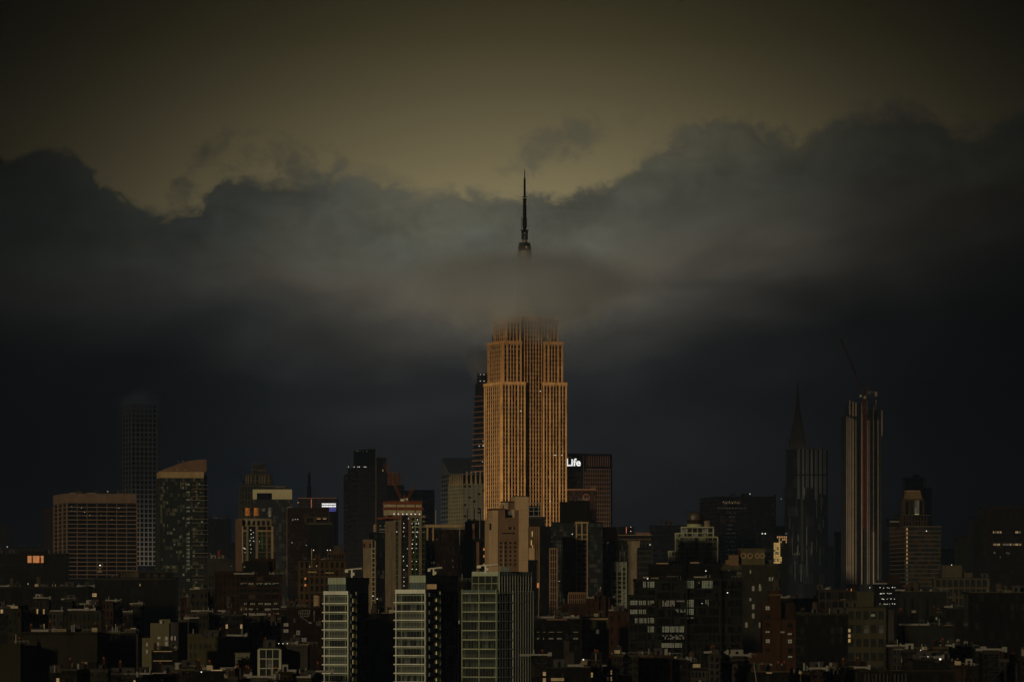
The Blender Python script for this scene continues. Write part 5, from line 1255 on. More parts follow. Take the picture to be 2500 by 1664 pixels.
    # mid-left clutter
    b = simple('low_building', 'dark red brick house carrying the big beige water tank', 'building', 2000, 700, 797, 1485, 1620, (8, 7, .55, .45), stone('dark_red_brick', (.016, .010, .007), .4), 16, clutter=5, pale=(.04, .04, .03))
    b.part('white_strip', CONC, b.u(766), b.u(769), -.9, -.5, b.z(1516), b.z(1491))
    for k in range(4): b.part('vent_stack', GREYM, b.u(773 + k * 3.2), b.u(774 + k * 3.2), -.8, -.5, b.z(1526), b.z(1515))
    for i in range(3):
        for j in range(2):
            b.lit(E_DIM, 724 + i * 3.2, 726 + i * 3.2, 1538 + j * 6, 1543 + j * 6, -.5); b.lit(E_DIM, 737 + i * 4, 740 + i * 4, 1556 + j * 5, 1560 + j * 5, -.5); b.lit(E_DIM, 693 + i * 4, 696 + i * 4, 1520 + j * 15, 1528 + j * 15, -.5)
    tank(774, 1447, 1487, 17, 2003, WOODP, 'big beige water tank with dark cone roof left of the slim glass tower', WOODD)
    o = empty('sign_truss', (X(746, 1990), 1990, Z(1516, 1990)), 'small steel roof truss left of the beige water tank', 'truss')
    m = MB()
    for a, c in (((-1.7, 4.3), (1.8, 4.4)), ((-1.7, 4.3), (-2.0, 1.8)), ((1.8, 4.4), (1.2, 2.0)), ((-2, 1.8), (1.2, 2.0)), ((-2, 1.8), (1.4, -.3)), ((-1.8, 3), (1.5, 3.2)), ((-1, 4.3), (-1.2, 1.8)), ((0, 4.3), (-.3, 1.9)), ((1, 4.3), (.6, 2)), ((1.4, -.3), (2.2, -.4))): m.bar((a[0], 0, a[1]), (c[0], 0, c[1]), .08)
    m.build('truss_frame', GREYM, o); part('truss_foot', GREYM, o, 1.2, 2.3, -.3, .3, -.8, -.3)
    b = simple('low_building', 'black foreground roof with a thin warm light strip at the bottom', 'building', 1500, 478, 556, 1640, 1720, (5, 3, .6, .5), BLACK, 14, clutter=5)
    b.part('light_strip', E_WARM, b.u(516), b.u(543), -1, -.8, b.z(1636), b.z(1634)); b.lamp(492, 1639, 1.4, -.6)
    # between the near glass towers
    b = simple('low_building', 'dark brick house with a pale awning wall between two near glass towers', 'building', 2050, 880, 985, 1500, 1700, (8, 8, .6, .5), SHADEBR, 14, clutter=7)
    b.part('awning_wall', OLIVE, b.u(934), b.u(972), -1, 0, b.z(1576), b.z(1559)); b.part('canopy', CONCD, b.u(930), b.u(972), -2.5, -.5, b.z(1590), b.z(1578)); b.lamp(921, 1461, 1.0, -1)
    simple('low_building', 'dim block in the narrow gap left of the widest near glass tower', 'building', 2100, 1110, 1140, 1420, 1700, (4, 12, .5, .3), SHADEBR, 14, clutter=2).lit(E_PALE, 1118.5, 1122.5, 1513, 1522, -.4)
    # right of the near towers
    b = simple('deco_top', 'brown building with a fluted pale crown below the pale frame column', 'building', 2500, 1372, 1452, 1475, 1600, (9, 6, .5, .4), REDBR, 20)
    tier(b, 1389, 1431, 1449, 1476, (9, 2, .45, .2), None, TANB, v0=3, v1=14, base=False, d=.6)
    for i in range(10): ball('finial', BEIGE, b.o, b.u(1391 + i * 4.3), 2.6, b.z(1447.5), .35)
    b = simple('low_building', 'dark red brick building with a slit tower window', 'building', 2450, 1432, 1488, 1463, 1600, (5, 6, .6, .4), REDBR, 18)
    b.part('brick_tower', REDBR, b.u(1450), b.u(1462), -2, 4, b.z(1500), b.z(1450)); b.part('brick_tower', REDBR, b.u(1471), b.u(1479), -2, 4, b.z(1500), b.z(1452)); b.part('window', BLACK, b.u(1453), b.u(1458), -2.1, -1.98, b.z(1466), b.z(1453))
    b = simple('low_building', 'pale olive apartment house with four rows of dark windows', 'building', 2200, 1415, 1485, 1508, 1640, (4, 6, .60, .52), OLIVE, 16, win=[(GDARK, .85), (E_DIM, .15)], clutter=4, d=.25)
    b.part('cornice', BEIGE, b.u(1428), b.u(1484), -.8, .1, b.z(1511), b.z(1508.5))
    b = simple('low_building', 'red-brown brick wall house right of the pale olive apartments', 'building', 2250, 1486, 1537, 1494, 1640, (3, 5, .7, .6), REDBR, 16)
    b.part('wing', REDBR, b.u(1514), b.u(1537), -3, -.4, 0, b.z(1519)); b.part('window', BLACK, b.u(1514 + 1), b.u(1522), -3.1, -2.99, b.z(1541), b.z(1531))
    b = simple('low_building', 'dark house with lit lower windows right of the widest near glass tower', 'building', 2150, 1300, 1420, 1512, 1700, (12, 7, .5, .5), BLACK, 18, clutter=8, cm=CONCD)
    b.part('ledge', TANB, b.u(1335), b.u(1385), -.8, 0, b.z(1513), b.z(1510))
    for px, w_ in ((1311, 6), (1326, 5), (1340, 13), (1360, 12), (1400, 12)):
        b.part('roof_window', CONC, b.u(px), b.u(px + w_), -.7, -.4, b.z(1543), b.z(1541))
        for k in range(int(w_ / 3)): b.lit(E_DIM, px + k * 3, px + k * 3 + 2, 1556, 1559.5, -.5)
    tank(1343, 1498, 1513, 12, 2160, WOODD, 'small dark cone-roofed water tank nearest the widest glass tower')
    tank(1366, 1485, 1512, 23, 2165, WOODD, 'large dark cone-roofed water tank below the fluted crown')
    b = simple('low_building', 'grey pier and blank pale wall near the bottom edge', 'building', 1750, 1377, 1401, 1593, 1720, None, CONCD, 10, clutter=0); b.part('pier', CONCD, b.u(1377), b.u(1390), 1, 4, b.z(1593), b.z(1563))
    b = simple('low_building', 'black foreground roof with two pale lit canopy slabs', 'building', 1600, 1335, 1440, 1632, 1720, (7, 3, .5, .5), BLACK, 14, clutter=7)
    b.part('canopy', PALE, b.u(1345), b.u(1377), -3, -1, b.z(1661), b.z(1653.5));
    b.part('roof_unit', CONC, b.u(1419), b.u(1434), 2, 5, b.z(1622), b.z(1609)); b.lamp(1424.5, 1609, 1.5, 1); pass
    # factory-window loft
    b = B('factory_loft', 'large black loft with grids of glowing factory windows', 'building', 2100, 1537, 0, 'L', 30)
    LF = stone('loft_steel', (.011, .011, .008), .4); lg = pane_mat('loft_pane', (.0022, .0022, .0018), (.008, .008, .006), .35, 1.3, 3.2, spec=.08)
    tier(b, 1537, 1602, 1456, 1700, (3, 11, .10, .24), None, LF, glass=lg, v0=0, v1=24, d=.4); tier(b, 1550, 1602, 1417, 1457, (2, 2, .12, .26), None, LF, glass=lg, v0=1.5, v1=24, d=.4, base=False)
    tier(b, 1602, 1675, 1421, 1700, (2, 13, .10, .22), None, LF, glass=lg, v0=-1.6, v1=26, d=.4)
    tier(b, 1675, 1760, 1415, 1700, (4, 13, .08, .24), None, LF, glass=lg, v0=.3, v1=24, d=.4); tier(b, 1760, 1812, 1416, 1700, (3, 13, .10, .24), None, LF, glass=lg, v0=2.2, v1=24, d=.4)
    for px in range(1676, 1812, 9): b.part('mullion', LF, b.u(px), b.u(px + .9), -.35 if px < 1760 else 1.7, .3 if px < 1760 else 2.2, b.z(1700), b.z(1417))
    for px in range(1540, 1602, 8): b.part('mullion', LF, b.u(px), b.u(px + .9), -.3, 0, b.z(1700), b.z(1457))
    rooftop(b, 16, 1550, 1800, 1414, 3.0, None, 2, 20)
    b.part('roof_house', BLACK, b.u(1586), b.u(1667), 4, 16, b.z(1416), b.z(1376)); b.part('roof_house', BLACK, b.u(1680), b.u(1760), 4, 16, b.z(1416), b.z(1374)); b.part('roof_house', BLACK, b.u(1755), b.u(1800), 6, 16, b.z(1416), b.z(1392))
    b.part('roof_slab', BEIGE, b.u(1603), b.u(1632), 3, 5, b.z(1375.5), b.z(1373)); b.part('roof_slab', BEIGE, b.u(1686), b.u(1708), 3, 5, b.z(1374), b.z(1371)); b.part('roof_lantern', OLIVE, b.u(1632), b.u(1678), -.8, 0, b.z(1420), b.z(1418.5))
    b.part('roof_aerial', GREYM, b.u(1661.5), b.u(1662.3), 0, .3, b.z(1418), b.z(1405))
    for (p0, p1, y0, y1, pr) in ((1570, 1577, 1419, 1434, .9), (1581, 1599, 1419, 1434, .9), (1676, 1695, 1417, 1433, .95), (1714, 1742, 1417, 1433, .9), (1705, 1710, 1420, 1433, .4),
            (1537, 1577, 1465, 1480, .95), (1581, 1599, 1465, 1470, .9), (1581, 1590, 1470, 1476, .9), (1617, 1648, 1465, 1480, .8), (1652, 1673, 1465, 1468, .7), (1677, 1695, 1463, 1479, .95), (1722, 1732, 1463, 1478, .6),
            (1537, 1577, 1487, 1501, .95), (1649, 1673, 1487, 1494, .5), (1677, 1695, 1485, 1498, .9), (1550, 1577, 1508, 1522, .9), (1581, 1599, 1507, 1522, .9), (1678, 1695, 1506, 1509, .6),
            (1581, 1599, 1528, 1543, .9), (1617, 1673, 1528, 1543, .9), (1617, 1673, 1549, 1561, .45), (1615, 1666, 1569, 1581, .95), (1600, 1638, 1591, 1602, .5), (1597, 1603, 1613, 1625, .6)):
        px = p0
        while px < p1 - 1.5:
            q = y0
            while q < y1 - 1:
                if rng.random() < min(1, pr + .12): b.lit(E_PALE if pr > .8 and rng.random() < .85 else E_DIM, px, px + 3.0, q, q + 3.1, -1.95 if 1602 <= px < 1675 else -.15)
                q += 3.7
            px += 3.9 + (1.6 if int(px * 7) % 3 == 0 else 0)
    b.lamp(1581, 1411.5, 1.3, -.6); b.lamp(1776, 1446, 1.3, -.6); b.lamp(1724, 1392.5, 1.1, 3); b.lamp(1714, 1472, .8, -.6); b.lamp(1655.5, 1596, .8, -.6); b.lamp(1659, 1596, .8, -.6)
    # pale art deco house with discs
    b = simple('disc_tower', 'olive stone tower with round disc ornaments around its top block', 'building', 2600, 1764, 1897, 1380, 1580, (8, 9, .62, .45), OLIVED, 24, win=[(GDARK, .9), (E_DIM, .1)], clutter=3, d=.3)
    OD = stone('disc_stone', (.060, .053, .027), .3)
    b.part('top_block', OD, b.u(1808), b.u(1868), 2, 16, b.z(1380), b.z(1341)); b.part('top_cornice', OD, b.u(1802), b.u(1870), 1, 17, b.z(1341), b.z(1338)); b.part('corner_wall', REDBR, b.u(1801), b.u(1808), 3, 15, b.z(1380), b.z(1341))
    for px, r in ((1816, 7), (1832, 7), (1850, 6), (1862, 6)):
        m = MB()
        for k in range(14):
            a0, a1 = 2 * math.pi * k / 14, 2 * math.pi * (k + 1) / 14; q = r * b.k * .85
            m.bar((b.u(px) + q * math.cos(a0), 1.7, b.z(1356) + q * math.sin(a0)), (b.u(px) + q * math.cos(a1), 1.7, b.z(1356) + q * math.sin(a1)), .28)
        m.build('disc_ornament', BEIGE, b.o)
    b.part('pink_block', TANB, b.u(1780), b.u(1803), -1, 8, b.z(1380), b.z(1354)); b.part('pink_block', TANB, b.u(1772), b.u(1780), 0, 8, b.z(1380), b.z(1366)); b.part('balcony_band', OLIVE, b.u(1764), b.u(1812), -1.2, 0, b.z(1390), b.z(1380)); b.part('balcony_band', OLIVE, b.u(1775), b.u(1812), -1.2, 0, b.z(1404), b.z(1399))
    for j in range(4): b.part('curved_balcony', OLIVE, b.u(1797), b.u(1813), -2, -.4, b.z(1418 + j * 12), b.z(1413 + j * 12))
    for px, py, w_, h in ((1777, 1391, 4, 9), (1830.5, 1391, 3, 8), (1877, 1408, 4, 9), (1884, 1408, 4, 9), (1853, 1425, 3.5, 8), (1830, 1459, 4, 7)): b.lit(E_PALE, px, px + w_, py, py + h, -.6)
    for i in range(8): b.lit(E_DIM, 1787 + i * 3, 1788.5 + i * 3, 1397, 1399, -1.3)
    # brick tower with lit four-pane windows
    b = simple('brick_tower', 'slim red-brown brick tower with scattered lit four-pane windows', 'building', 1900, 1861, 1943, 1512, 1720, None, stone('lit_brick', (.040, .022, .012), .3), 14, clutter=0)
    LBk = bpy.data.materials['lit_brick']
    b.part('shaft', LBk, b.u(1879), b.u(1906), -.6, 12, 0, b.z(1439)); b.part('shaft_cap', TANB, b.u(1878), b.u(1907), -.9, 12.3, b.z(1452), b.z(1450)); b.part('left_wing', LBk, b.u(1861), b.u(1879), -.3, 10, 0, b.z(1471)); b.part('low_wing', LBk, b.u(1825), b.u(1861), -.4, 10, 0, b.z(1592)); b.part('roof_house', BROWN, b.u(1907), b.u(1941), 3, 11, b.z(1512), b.z(1471))
    def fourpane(px, py, mat, rows=2):
        for i in range(2):
            for j in range(rows): b.lit(mat, px + i * 5.2, px + 4.5 + i * 5.2, py + j * 4.8, py + 4 + j * 4.8, -.65)
    for px, py, m, r in ((1869, 1479, E_PALE, 2), (1869, 1539.5, E_PALE, 1), (1869.5, 1559.5, E_PALE, 2), (1923, 1544.5, E_PALE, 1), (1923.5, 1560, E_PALE, 2), (1924, 1600, E_PALE, 1), (1905.5, 1540, E_DIM, 1), (1852, 1618.5, E_DIM, 1), (1875, 1619, E_DIM, 1), (1907, 1618.5, E_DIM, 1)): fourpane(px, py, m, r)
    for py in (1499, 1520, 1581): b.part('window', BLACK, b.u(1869), b.u(1879), -.72, -.62, b.z(py + 9), b.z(py))
    for py in (1520, 1581): b.part('window', BLACK, b.u(1923), b.u(1933), -.62, -.3, b.z(py + 10), b.z(py))
    tank(1896, 1408, 1440, 19, 1905, WOODD, 'dark domed water tank on the slim red-brown brick tower')
    # black loft, right
    b = simple('black_loft', 'black building with a curved pale cornice right of the brick tower', 'building', 2000, 1943, 2069, 1501, 1720, (12, 9, .15, .3), BLACK, 20, clutter=6)
    for i in range(8): b.part('cornice', OLIVED, b.u(1942 + i * 15.8), b.u(1942 + i * 15.6 + 15.6), -1.1, 0, b.z(1501), b.z(1492 + i * .9))
    for j in range(5): b.part('balcony_slab', CONCD, b.u(1944), b.u(1966), -2, -.3, b.z(1538 + j * 20), b.z(1536.5 + j * 20))
    b = simple('low_building', 'far roofs with small grey sheds under the striped tower', 'building', 2700, 1905, 2010, 1462, 1560, (10, 4, .5, .5), BLACK, 24, clutter=12, cm=CONCD)
    b = simple('low_building', 'brown grid-fronted house right of the curved-cornice building', 'building', 2500, 2000, 2092, 1441, 1560, (6, 5, .22, .25), stone('grid_brown', (.030, .024, .016), .3), 20, clutter=3); b.lit(E_ORNG, 2077, 2079, 1436, 1442, -1); b.part('roof_lamp_slab', CONC, b.u(2052), b.u(2065), -1, 0, b.z(1463.5), b.z(1462))
    b = simple('low_building', 'cream balcony house with a blank roof cube', 'building', 2100, 2069, 2160, 1484, 1720, (5, 7, .30, .42), stone('cream_wall', (.052, .048, .028), .22), 18, win=[(GDARK, .85), (BLIND, .15)], clutter=2, d=.6)
    CWL = bpy.data.materials['cream_wall']
    b.part('roof_cube', CWL, b.u(2094), b.u(2134), 3, 14, b.z(1487), b.z(1443)); b.part('side_wall', CONCD, b.u(2160), b.u(2183), 1, 14, 0, b.z(1488))
    for py, m in ((1534, E_WARM), (1547, E_WARM), (1559, E_GOLD)): b.lit(m, 2070, 2076, py, py + 8, -.8)
    b.lit(E_DIM, 2126, 2136, 1498, 1504, -.8)
    b = simple('dark_block', 'black block sprinkled with tiny white lights behind the cream house', 'building', 2700, 2136, 2200, 1428, 1560, (8, 8, .15, .25), BLACK, 20, clutter=3)
    for y in (1433.5, 1447.5, 1461, 1473):
        for k in range(9):
            if rng.random() < .7: b.lamp(2149 + k * 4.4 + rng.uniform(-1, 1), y + rng.uniform(-.6, 1), rng.uniform(.45, .95), -.6)
    b.part('wall_stack', BROWN, b.u(2168), b.u(2198), 4, 12, b.z(1430), b.z(1402)); b.lamp(2123, 1433.5, .9, -2)
    GG = stone('grey_green_wall', (.018, .018, .012), .25)
    simple('low_building', 'dim grey-green blank slab right of the sprinkled lights', 'building', 2300, 2200, 2310, 1445, 1720, (6, 3, .7, .3), GG, 18, clutter=6, pale=(.012, .012, .009))
    simple('low_building', 'dim blank cube below the grey-green slab', 'building', 2000, 2210, 2330, 1530, 1720, None, GG, 16, clutter=6)
    b = simple('colonnade_house', 'pale open-framed house with two rows of square loggias', 'building', 2700, 2284, 2411, 1412, 1480, (9, 3, .22, .24), stone('loggia_stone', (.046, .040, .026), .25), 20, clutter=2, d=1.0, win=DARKW)
    LS = bpy.data.materials['loggia_stone']
    b.part('roof_house', LS, b.u(2302), b.u(2350), 3, 14, b.z(1412), b.z(1379)); b.part('roof_house', LS, b.u(2355), b.u(2376), 3, 14, b.z(1412), b.z(1397)); b.lamp(2324, 1378, .9, 2)
    for k in range(4): b.part('column', LS, b.u(2310 + k * 20), b.u(2313 + k * 20), -1.4, -.2, b.z(1500), b.z(1446))
    b = simple('dark_block', 'near-black mass of building in the bottom corner past the loggia house', 'building', 1900, 2366, 2540, 1448, 1720, (14, 12, .3, .3), BLACK, 24, clutter=8)
    b = simple('low_building', 'dark lower block left of the near-black corner mass', 'building', 2150, 2310, 2380, 1486, 1720, (6, 9, .4, .4), SHADEBR, 18, clutter=3); b.lit(E_DIM, 2284, 2288, 1505, 1512, -.5)
    b = simple('low_building', 'black foreground rooftop with a bright white floodlight', 'building', 1600, 2230, 2325, 1612, 1720, (6, 4, .5, .5), BLACK, 16, clutter=6)
    b.lamp(2295, 1608, 2.2, -.8); b.lamp(2265, 1602, .9, -.8); b.lamp(2247, 1586, .9, -.8); b.part('roof_vent', CONCD, b.u(2281), b.u(2295), -1, 1, b.z(1616), b.z(1610)); b.part('roof_rail', CONCD, b.u(2235), b.u(2320), -1, -.9, b.z(1611), b.z(1610))
    b = simple('roof_pavilion', 'dim roof pavilion with an arcade of pale piers at the bottom edge', 'building', 1300, 2100, 2330, 1640, 1720, (12, 2, .35, .2), SHADEBR, 12, clutter=0)
    for i in range(12): b.part('pale_pier', CONCD, b.u(2110 + i * 9), b.u(2114 + i * 9), -.8, -.4, b.z(1700), b.z(1644))
    for i in range(9): b.lamp(2165 + i * 4.5, 1635, .6, -1, E_DIM)
    b = simple('low_building', 'black foreground roof below the slim red-brown brick tower', 'building', 1500, 1835, 1925, 1642, 1720, (6, 3, .5, .5), BLACK, 14, clutter=3)
    b.part('skylight', PALE, b.u(1870), b.u(1884), -2, -1, b.z(1643), b.z(1639.5))
    o = empty('globe_lamp', (X(1954.5, 1490), 1490, Z(1664, 1490)), 'small unlit white globe lamp on a thin post at the bottom edge', 'lamp'); ball('globe', PALE, o, 0, 0, (1664 - 1641) * 1490 / F, .55)
    MB().bar((0, 0, -1), (0, 0, 2.2), .06).build('post', GREYM, o)
    o = empty('roof_pole', (X(1848, 1480), 1480, Z(1664, 1480)), 'thin leaning pale pole in front of the brick tower', 'pole'); MB().bar((0, 0, -1), (-.95, 0, 5.8), .09, .05).build('pole', GREENF, o)
    # far low skyline behind everything
    far = (('far_block', 20, 130, 1332), ('far_block', 380, 470, 1345), ('far_block', 660, 760, 1330), ('far_block', 800, 900, 1345), ('far_block', 1440, 1530, 1318), ('far_block', 1560, 1640, 1330), ('far_block', 1975, 2080, 1335), ('far_block', 2150, 2230, 1320), ('far_block', 2290, 2360, 1340), ('far_block', 2430, 2520, 1345))
    lab = ('low distant block under the black ribbed edge tower', 'low distant block behind the glass apartment tower', 'low distant block behind the dark slab with pale roof planes', 'low distant block at the foot of the banded tower', 'low distant block right of the pale roof box',
           'low distant block behind the white balconied tower', 'low distant block between striped tower and pale-ribbed tower', 'low distant block left of the crowned apartment house', 'low distant block right of the crowned apartment house', 'low distant block behind the orange-windowed edge tower')
    for (nm, a, c, y), l in zip(far, lab): simple(nm, l, 'building', 6200, a, c, y, 1500, (int((c - a) / 7), 6, .4, .4), BLACKB, 40, clutter=5)
low_city()
ORD = ('first', 'second', 'third', 'fourth', 'fifth', 'sixth', 'seventh', 'eighth', 'ninth', 'tenth', 'eleventh', 'twelfth', 'thirteenth', 'fourteenth')
COLN = ((SHADEBR, 'shade-dark'), (BROWN, 'brown brick'), (BLACK, 'black brick'), (OLIVED, 'olive stone'), (REDBR, 'dark red brick'), (CONCD, 'grey concrete'), (OLIVED, 'drab plaster'), (SHADEBR, 'shade-dimmed'))  # first and last entries: dim light put into the wall colour
def house_row(Y, p0, p1, t0, t1, where, seed, wmin=22, wmax=46):
    """irregular old houses side by side: each with its own height, windows, cornice, fire escape and roof clutter"""
    r = random.Random(seed); p = p0; k = 0
    while p < p1 - 8:
        w_ = min(r.uniform(wmin, wmax), p1 - p); pt = r.uniform(t0, t1); mat, cn = r.choice(COLN); dY = r.uniform(-25, 25)
        b = B('row_house', '%s %s house from left, row %s' % (ORD[k % 14], cn, where), 'house', Y + dY, p, 0, 'L', r.uniform(10, 16), 'old houses ' + where)
        fpx = r.uniform(15, 20); nb = max(2, int(w_ / r.uniform(7.5, 11))); nf = 4; pb = pt + fpx * nf
        x0, x1 = b.u(p), b.u(p + w_); z1 = b.z(pt); D = b.D
        MB().box(x0, x1, 0, D, 0, z1).build('wall', mat, b.o)
        b.part('roof', LEAD, x0 + .2, x1 - .2, .4, D, z1 + .01, z1 + .15)
        b.part('parapet', mat, x0 + .01, x1 - .01, -.06, .3, z1, z1 + .9)
        b.part('cornice', r.choice((OLIVED, SHADEBR, CONCD, OLIVE)), x0 - .1, x1 + .1, -.6, -.07, z1 - .1, z1 + .55)
        bw = (x1 - x0) / nb; fh = fpx * b.k; tall = r.uniform(.5, .66); wide = r.uniform(.40, .58)
        lit_ = r.random() < .35
        for j in range(nf):
            for i in range(nb):
                xa = x0 + bw * (i + .5 - wide / 2); xb_ = x0 + bw * (i + .5 + wide / 2); zb_ = z1 - fh * (j + 1) + fh * .18; zt_ = zb_ + fh * tall
                q = r.random(); m = (E_DIM if q < .5 else E_WARM) if lit_ and r.random() < .12 else (GBLK if q < .75 else GDARK)
                wn_ = b.part('window', m, xa, xb_, -.10, -.02, zb_, zt_)
                sub(b.part('window_sill', CONCD if mat is not CONCD else OLIVED, xa - .12, xb_ + .12, -.28, -.01, zb_ - .16, zb_ - .01), wn_)
                if r.random() < .6: sub(b.part('sash_bar', SHADEBR, xa, xb_, -.15, -.11, (zb_ + zt_) / 2 - .05, (zb_ + zt_) / 2 + .05), wn_)
        if r.random() < .45:
            xa = x0 + (x1 - x0) * r.uniform(.2, .5); m = MB(); xe = xa + 3.2
            for j in range(nf):
                zq = z1 - fh * (j + 1) + .4
                m.bar((xa, -.9, zq), (xe, -.9, zq), .06); m.bar((xa, -.9, zq + .9), (xe, -.9, zq + .9), .04); m.bar((xa, -.9, zq), (xa, -.9, zq + .9), .04); m.bar((xe, -.9, zq), (xe, -.9, zq + .9), .04)
                m.bar((xa + .4, -.8, zq), (xe - .4, -.8, zq + fh), .05)
            m.build('fire_escape', DKMET, b.o)
        rooftop(b, r.randint(3, 6), p + 2, p + w_ - 3, pt, 2.4, None, 1.5, D - 3)
        if r.random() < .25: b.lamp(p + w_ * .5, pt - r.uniform(-14, 4), .7, -.9, E_PALE)
        p += w_ + r.uniform(-.5, 1.5); k += 1
house_row(2350, -12, 345, 1462, 1500, 'behind the long stone terrace', 11)
house_row(2080, 428, 735, 1482, 1535, 'below the dotted brick loft', 12)
house_row(1500, 120, 478, 1632, 1656, 'along the bottom edge under the stone terrace', 13)
house_row(1480, 556, 780, 1644, 1662, 'along the bottom edge under the white frame house', 14)
house_row(1620, 1296, 1336, 1606, 1630, 'at the foot of the widest near glass tower', 15)
house_row(1640, 1440, 1832, 1596, 1640, 'below the factory-window loft', 16)
house_row(1520, 1925, 2112, 1636, 1656, 'along the bottom edge by the globe lamp', 17)
house_row(1850, 2180, 2372, 1556, 1596, 'below the grey-green slab', 18)
house_row(1560, 2325, 2530, 1590, 1640, 'in the bottom corner under the near-black mass', 19)
house_row(2280, 2196, 2300, 1478, 1510, 'in front of the sprinkled white lights', 20)
house_row(2500, 440, 560, 1440, 1472, 'at the foot of the glass apartment tower', 21)
house_row(2420, 1392, 1540, 1520, 1545, 'behind the red-brown brick wall house', 22)
# dark water tanks scattered over the low roofs
for px, pt, pb, wd, Y, l in ((96, 1404, 1434, 15, 2710, 'dark water tank on the long low warehouse, nearer its lit windows'), (30, 1408, 1434, 13, 2712, 'dark water tank on the long low warehouse, nearer the picture edge'), (300, 1482, 1506, 14, 2455, 'dark water tank behind the stone terrace'),
        (560, 1452, 1479, 15, 2105, 'dark water tank below the left end of the brick loft'), (668, 1496, 1522, 17, 2055, 'broad dark water tank right of the brick loft lights'), (462, 1454, 1479, 13, 2355, 'dark water tank at the foot of the glass apartment tower'),
        (915, 1472, 1501, 15, 2055, 'dark water tank in the gap between two near glass towers'), (1690, 1586, 1613, 17, 1702, 'dark water tank below the factory-window loft'), (1990, 1466, 1494, 15, 2004, 'dark water tank on the curved-cornice building'),
        (2238, 1418, 1446, 16, 2304, 'dark water tank on the grey-green blank slab'), (2440, 1420, 1449, 18, 1904, 'dark water tank on the near-black corner mass'), (1590, 1588, 1613, 14, 1704, 'small dark water tank left on the foreground brick block'), (2040, 1614, 1641, 17, 1505, 'dark water tank on the foreground roof near the globe lamp')):
    tank(px, pt, pb, wd, Y, WOODD, l)

# bare trees on the foreground roof terrace
def bare_tree(px, pb, h, Y, label, seed):
    r = random.Random(seed); o = empty('bare_tree', (X(px, Y), Y, Z(pb, Y)), label, 'tree', 'bare roof-terrace trees')
    t = MB(); t.bar((0, 0, -.5), (0, 0, h * .35), h * .03, h * .02).build('trunk', BARK, o)
    m = MB()
    def grow(p, d, L, rad, n):
        q = p + d * L; m.bar(p, q, rad, rad * .65)
        if n:
            for _ in range(3 if n > 2 else 2):
                grow(q, (d + Vector((r.uniform(-.8, .8), r.uniform(-.6, .6), r.uniform(-.1, .5)))).normalized(), L * r.uniform(.6, .85), rad * .62, n - 1)
    for _ in range(4): grow(Vector((0, 0, h * r.uniform(.2, .35))), Vector((r.uniform(-.7, .7), r.uniform(-.5, .5), 1)).normalized(), h * .24, h * .014, 4)
    m.build('crown', BARK, o)
for i, (px, h) in enumerate(((2128, 4.2), (2176, 3.6), (2058, 3.4))):
    bare_tree(px, 1668, h, 1250, ('bare black tree in front of the roof pavilion piers, left one', 'bare black tree in front of the roof pavilion piers, right one', 'smaller bare black tree near the globe lamp')[i], 30 + i)

# ------------------------------------------------------------------ clouds
def low_cloud(name, label, loc, size, bottom, top, dens, seed, col=(.91, .96, .985), aniso=0.0):
    """soft patch of low cloud: bottom/top = (z start, z full) in metres relative to its centre"""
    sx_, sy, sz = size
    o = MB().box(-sx_, sx_, -sy, sy, -sz, sz).build(name, bpy.data.materials.new(name + '_vapour'))
    m = o.data.materials[0]; m.use_nodes = True; t = m.node_tree; t.nodes.clear()
    out = t.nodes.new('ShaderNodeOutputMaterial'); pv = t.nodes.new('ShaderNodeVolumePrincipled'); t.links.new(pv.outputs[0], out.inputs['Volume'])
    pv.inputs['Color'].default_value = (*col, 1); pv.inputs['Anisotropy'].default_value = aniso
    tcn = t.nodes.new('ShaderNodeTexCoord'); sp = t.nodes.new('ShaderNodeSeparateXYZ'); t.links.new(tcn.outputs['Object'], sp.inputs[0])
    def mm(op, a, b=None):
        n = t.nodes.new('ShaderNodeMath'); n.operation = op
        for i, q in enumerate((a, b)):
            if q is None: continue
            if hasattr(q, 'is_output'): t.links.new(q, n.inputs[i])
            else: n.inputs[i].default_value = q
        return n.outputs[0]
    def ss(v, lo, hi):
        n = t.nodes.new('ShaderNodeMapRange'); n.interpolation_type = 'SMOOTHSTEP'; t.links.new(v, n.inputs[0]); n.inputs[1].default_value = lo; n.inputs[2].default_value = hi; return n.outputs[0]
    nz = t.nodes.new('ShaderNodeTexNoise'); nz.inputs['Scale'].default_value = .04; nz.inputs['Detail'].default_value = 5; nz.noise_dimensions = '4D'; nz.inputs['W'].default_value = seed
    t.links.new(tcn.outputs['Object'], nz.inputs['Vector'])
    nn = mm('SUBTRACT', nz.outputs[0], .5)
    rr = mm('ADD', mm('POWER', mm('DIVIDE', sp.outputs[0], sx_), 2.0), mm('POWER', mm('DIVIDE', sp.outputs[1], sy), 2.0))
    zz = mm('SUBTRACT', mm('ADD', sp.outputs[2], mm('MULTIPLY', nn, 40.0)), mm('MULTIPLY', rr, 60.0))
    zt = mm('ADD', mm('ADD', sp.outputs[2], mm('MULTIPLY', nn, 36.0)), mm('MULTIPLY', rr, 18.0))
    d = mm('MULTIPLY', ss(zz, *bottom), mm('SUBTRACT', 1.0, ss(zt, *top)))
    d = mm('MULTIPLY', d, mm('MULTIPLY', mm('EXPONENT', mm('MULTIPLY', rr, -3.4)), mm('SUBTRACT', 1.0, ss(rr, .55, 1.0))))
    d = mm('MULTIPLY', d, mm('ADD', mm('MULTIPLY', nn, 2.4), 1.0))
    d = mm('MAXIMUM', d, 0.0)
    t.links.new(mm('MULTIPLY', d, dens), pv.inputs['Density'])
    o.location = loc; o['kind'] = 'stuff'; tag(o, label, 'cloud'); return o
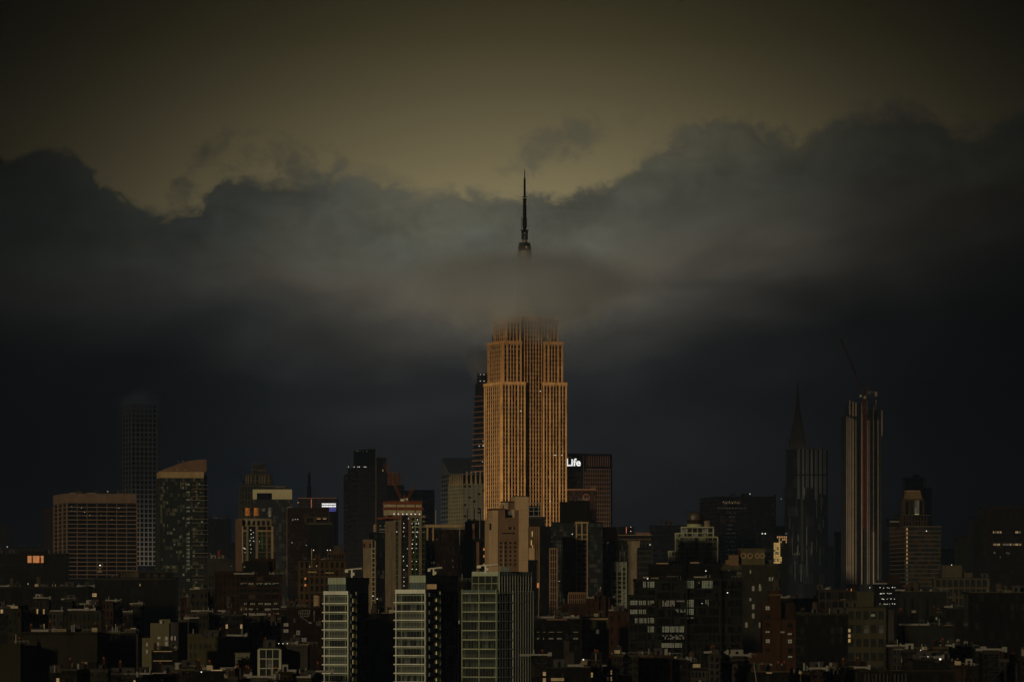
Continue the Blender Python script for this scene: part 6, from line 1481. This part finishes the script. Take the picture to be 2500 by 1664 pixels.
low_cloud('low_cloud', 'grey cloud wrapped round the top of the sunlit landmark', (X(1284, 4170), 4185, 342), (140, 95, 72), (-50, 20), (2, 38), .12, 1.0)
low_cloud('low_cloud', 'dark cloud swallowing the top of the slender grid tower', (X(341, 6500), 6515, 340), (40, 44, 34), (-30, 12), (14, 32), .13, 2.0, (.62, .64, .68))
low_cloud('low_cloud', 'dark wisp of cloud at the top of the tapering banded tower', (X(1172, 5150), 5165, 322), (32, 32, 32), (-22, 10), (22, 32), .06, 3.0, (.9, .9, .9))

def shade_deck():
    """unseen cloud slab added overhead, its edge placed to shade the tower top"""
    n, m_ = 46, 26; r = random.Random(3)
    ca, sa = math.cos(R(SUN_AZ)), math.sin(R(SUN_AZ))
    ph = [r.uniform(0, 6.28) for _ in range(8)]
    mb = MB(); idx = {}
    for i in range(n + 1):
        s_ = -7000 + 12000 * i / n
        e0 = -2710 + 110 * math.sin(s_ / 900 + ph[0]) + 160 * math.sin(s_ / 310 + ph[1])  # sun-side edge of the added cloud, set by where its shade falls
        for j in range(m_ + 1):
            t = j / m_; al = e0 + (2000 - e0) * t
            th = 260 * (1 - (2 * t - 1) ** 4) * (1 - (2 * i / n - 1) ** 6)
            bump = 45 * math.sin(s_ / 260 + al / 330 + ph[2]) + 30 * math.sin(s_ / 140 - al / 190 + ph[3])
            x, y = s_ * ca + al * sa, al * ca - s_ * sa
            for k, z in enumerate((1150 - th * .3 + bump * .4, 1150 + th + bump + 5)):
                idx[i, j, k] = len(mb.v); mb.v.append((x, y, z))
    for i in range(n):
        for j in range(m_):
            mb.f.append((idx[i, j, 0], idx[i, j + 1, 0], idx[i + 1, j + 1, 0], idx[i + 1, j, 0])); mb.f.append((idx[i, j, 1], idx[i + 1, j, 1], idx[i + 1, j + 1, 1], idx[i, j + 1, 1]))
    for j in range(m_):
        for i in (0, n):
            mb.f.append((idx[i, j, 0], idx[i, j, 1], idx[i, j + 1, 1], idx[i, j + 1, 0]))
    for i in range(n):
        for j in (0, m_):
            mb.f.append((idx[i, j, 0], idx[i + 1, j, 0], idx[i + 1, j, 1], idx[i, j, 1]))
    o = mb.build('shade_cloud', stone('shade_cloud_grey', (.35, .35, .34), .2, 1.0, 0, .002)); o['kind'] = 'stuff'
    tag(o, 'unseen cloud deck added overhead to shade the skyline from the low sun', 'cloud')
    for p in o.data.polygons: p.use_smooth = True
shade_deck()

# ------------------------------------------------------------------ air between the viewpoint and the far towers
hz = MB().box(-2600, 2600, -60, 8200, -3.5, 475).build('haze', bpy.data.materials.new('haze_air')); hz['kind'] = 'stuff'; hz['label'] = 'thin blue-grey evening haze over the whole city'; hz['category'] = 'haze'
hm = hz.data.materials[0]; hm.use_nodes = True; ht = hm.node_tree; ht.nodes.clear()
ho = ht.nodes.new('ShaderNodeOutputMaterial'); hv = ht.nodes.new('ShaderNodeVolumePrincipled'); ht.links.new(hv.outputs[0], ho.inputs['Volume'])
hv.inputs['Color'].default_value = (.42, .62, .95, 1); hv.inputs['Density'].default_value = 0.72e-5
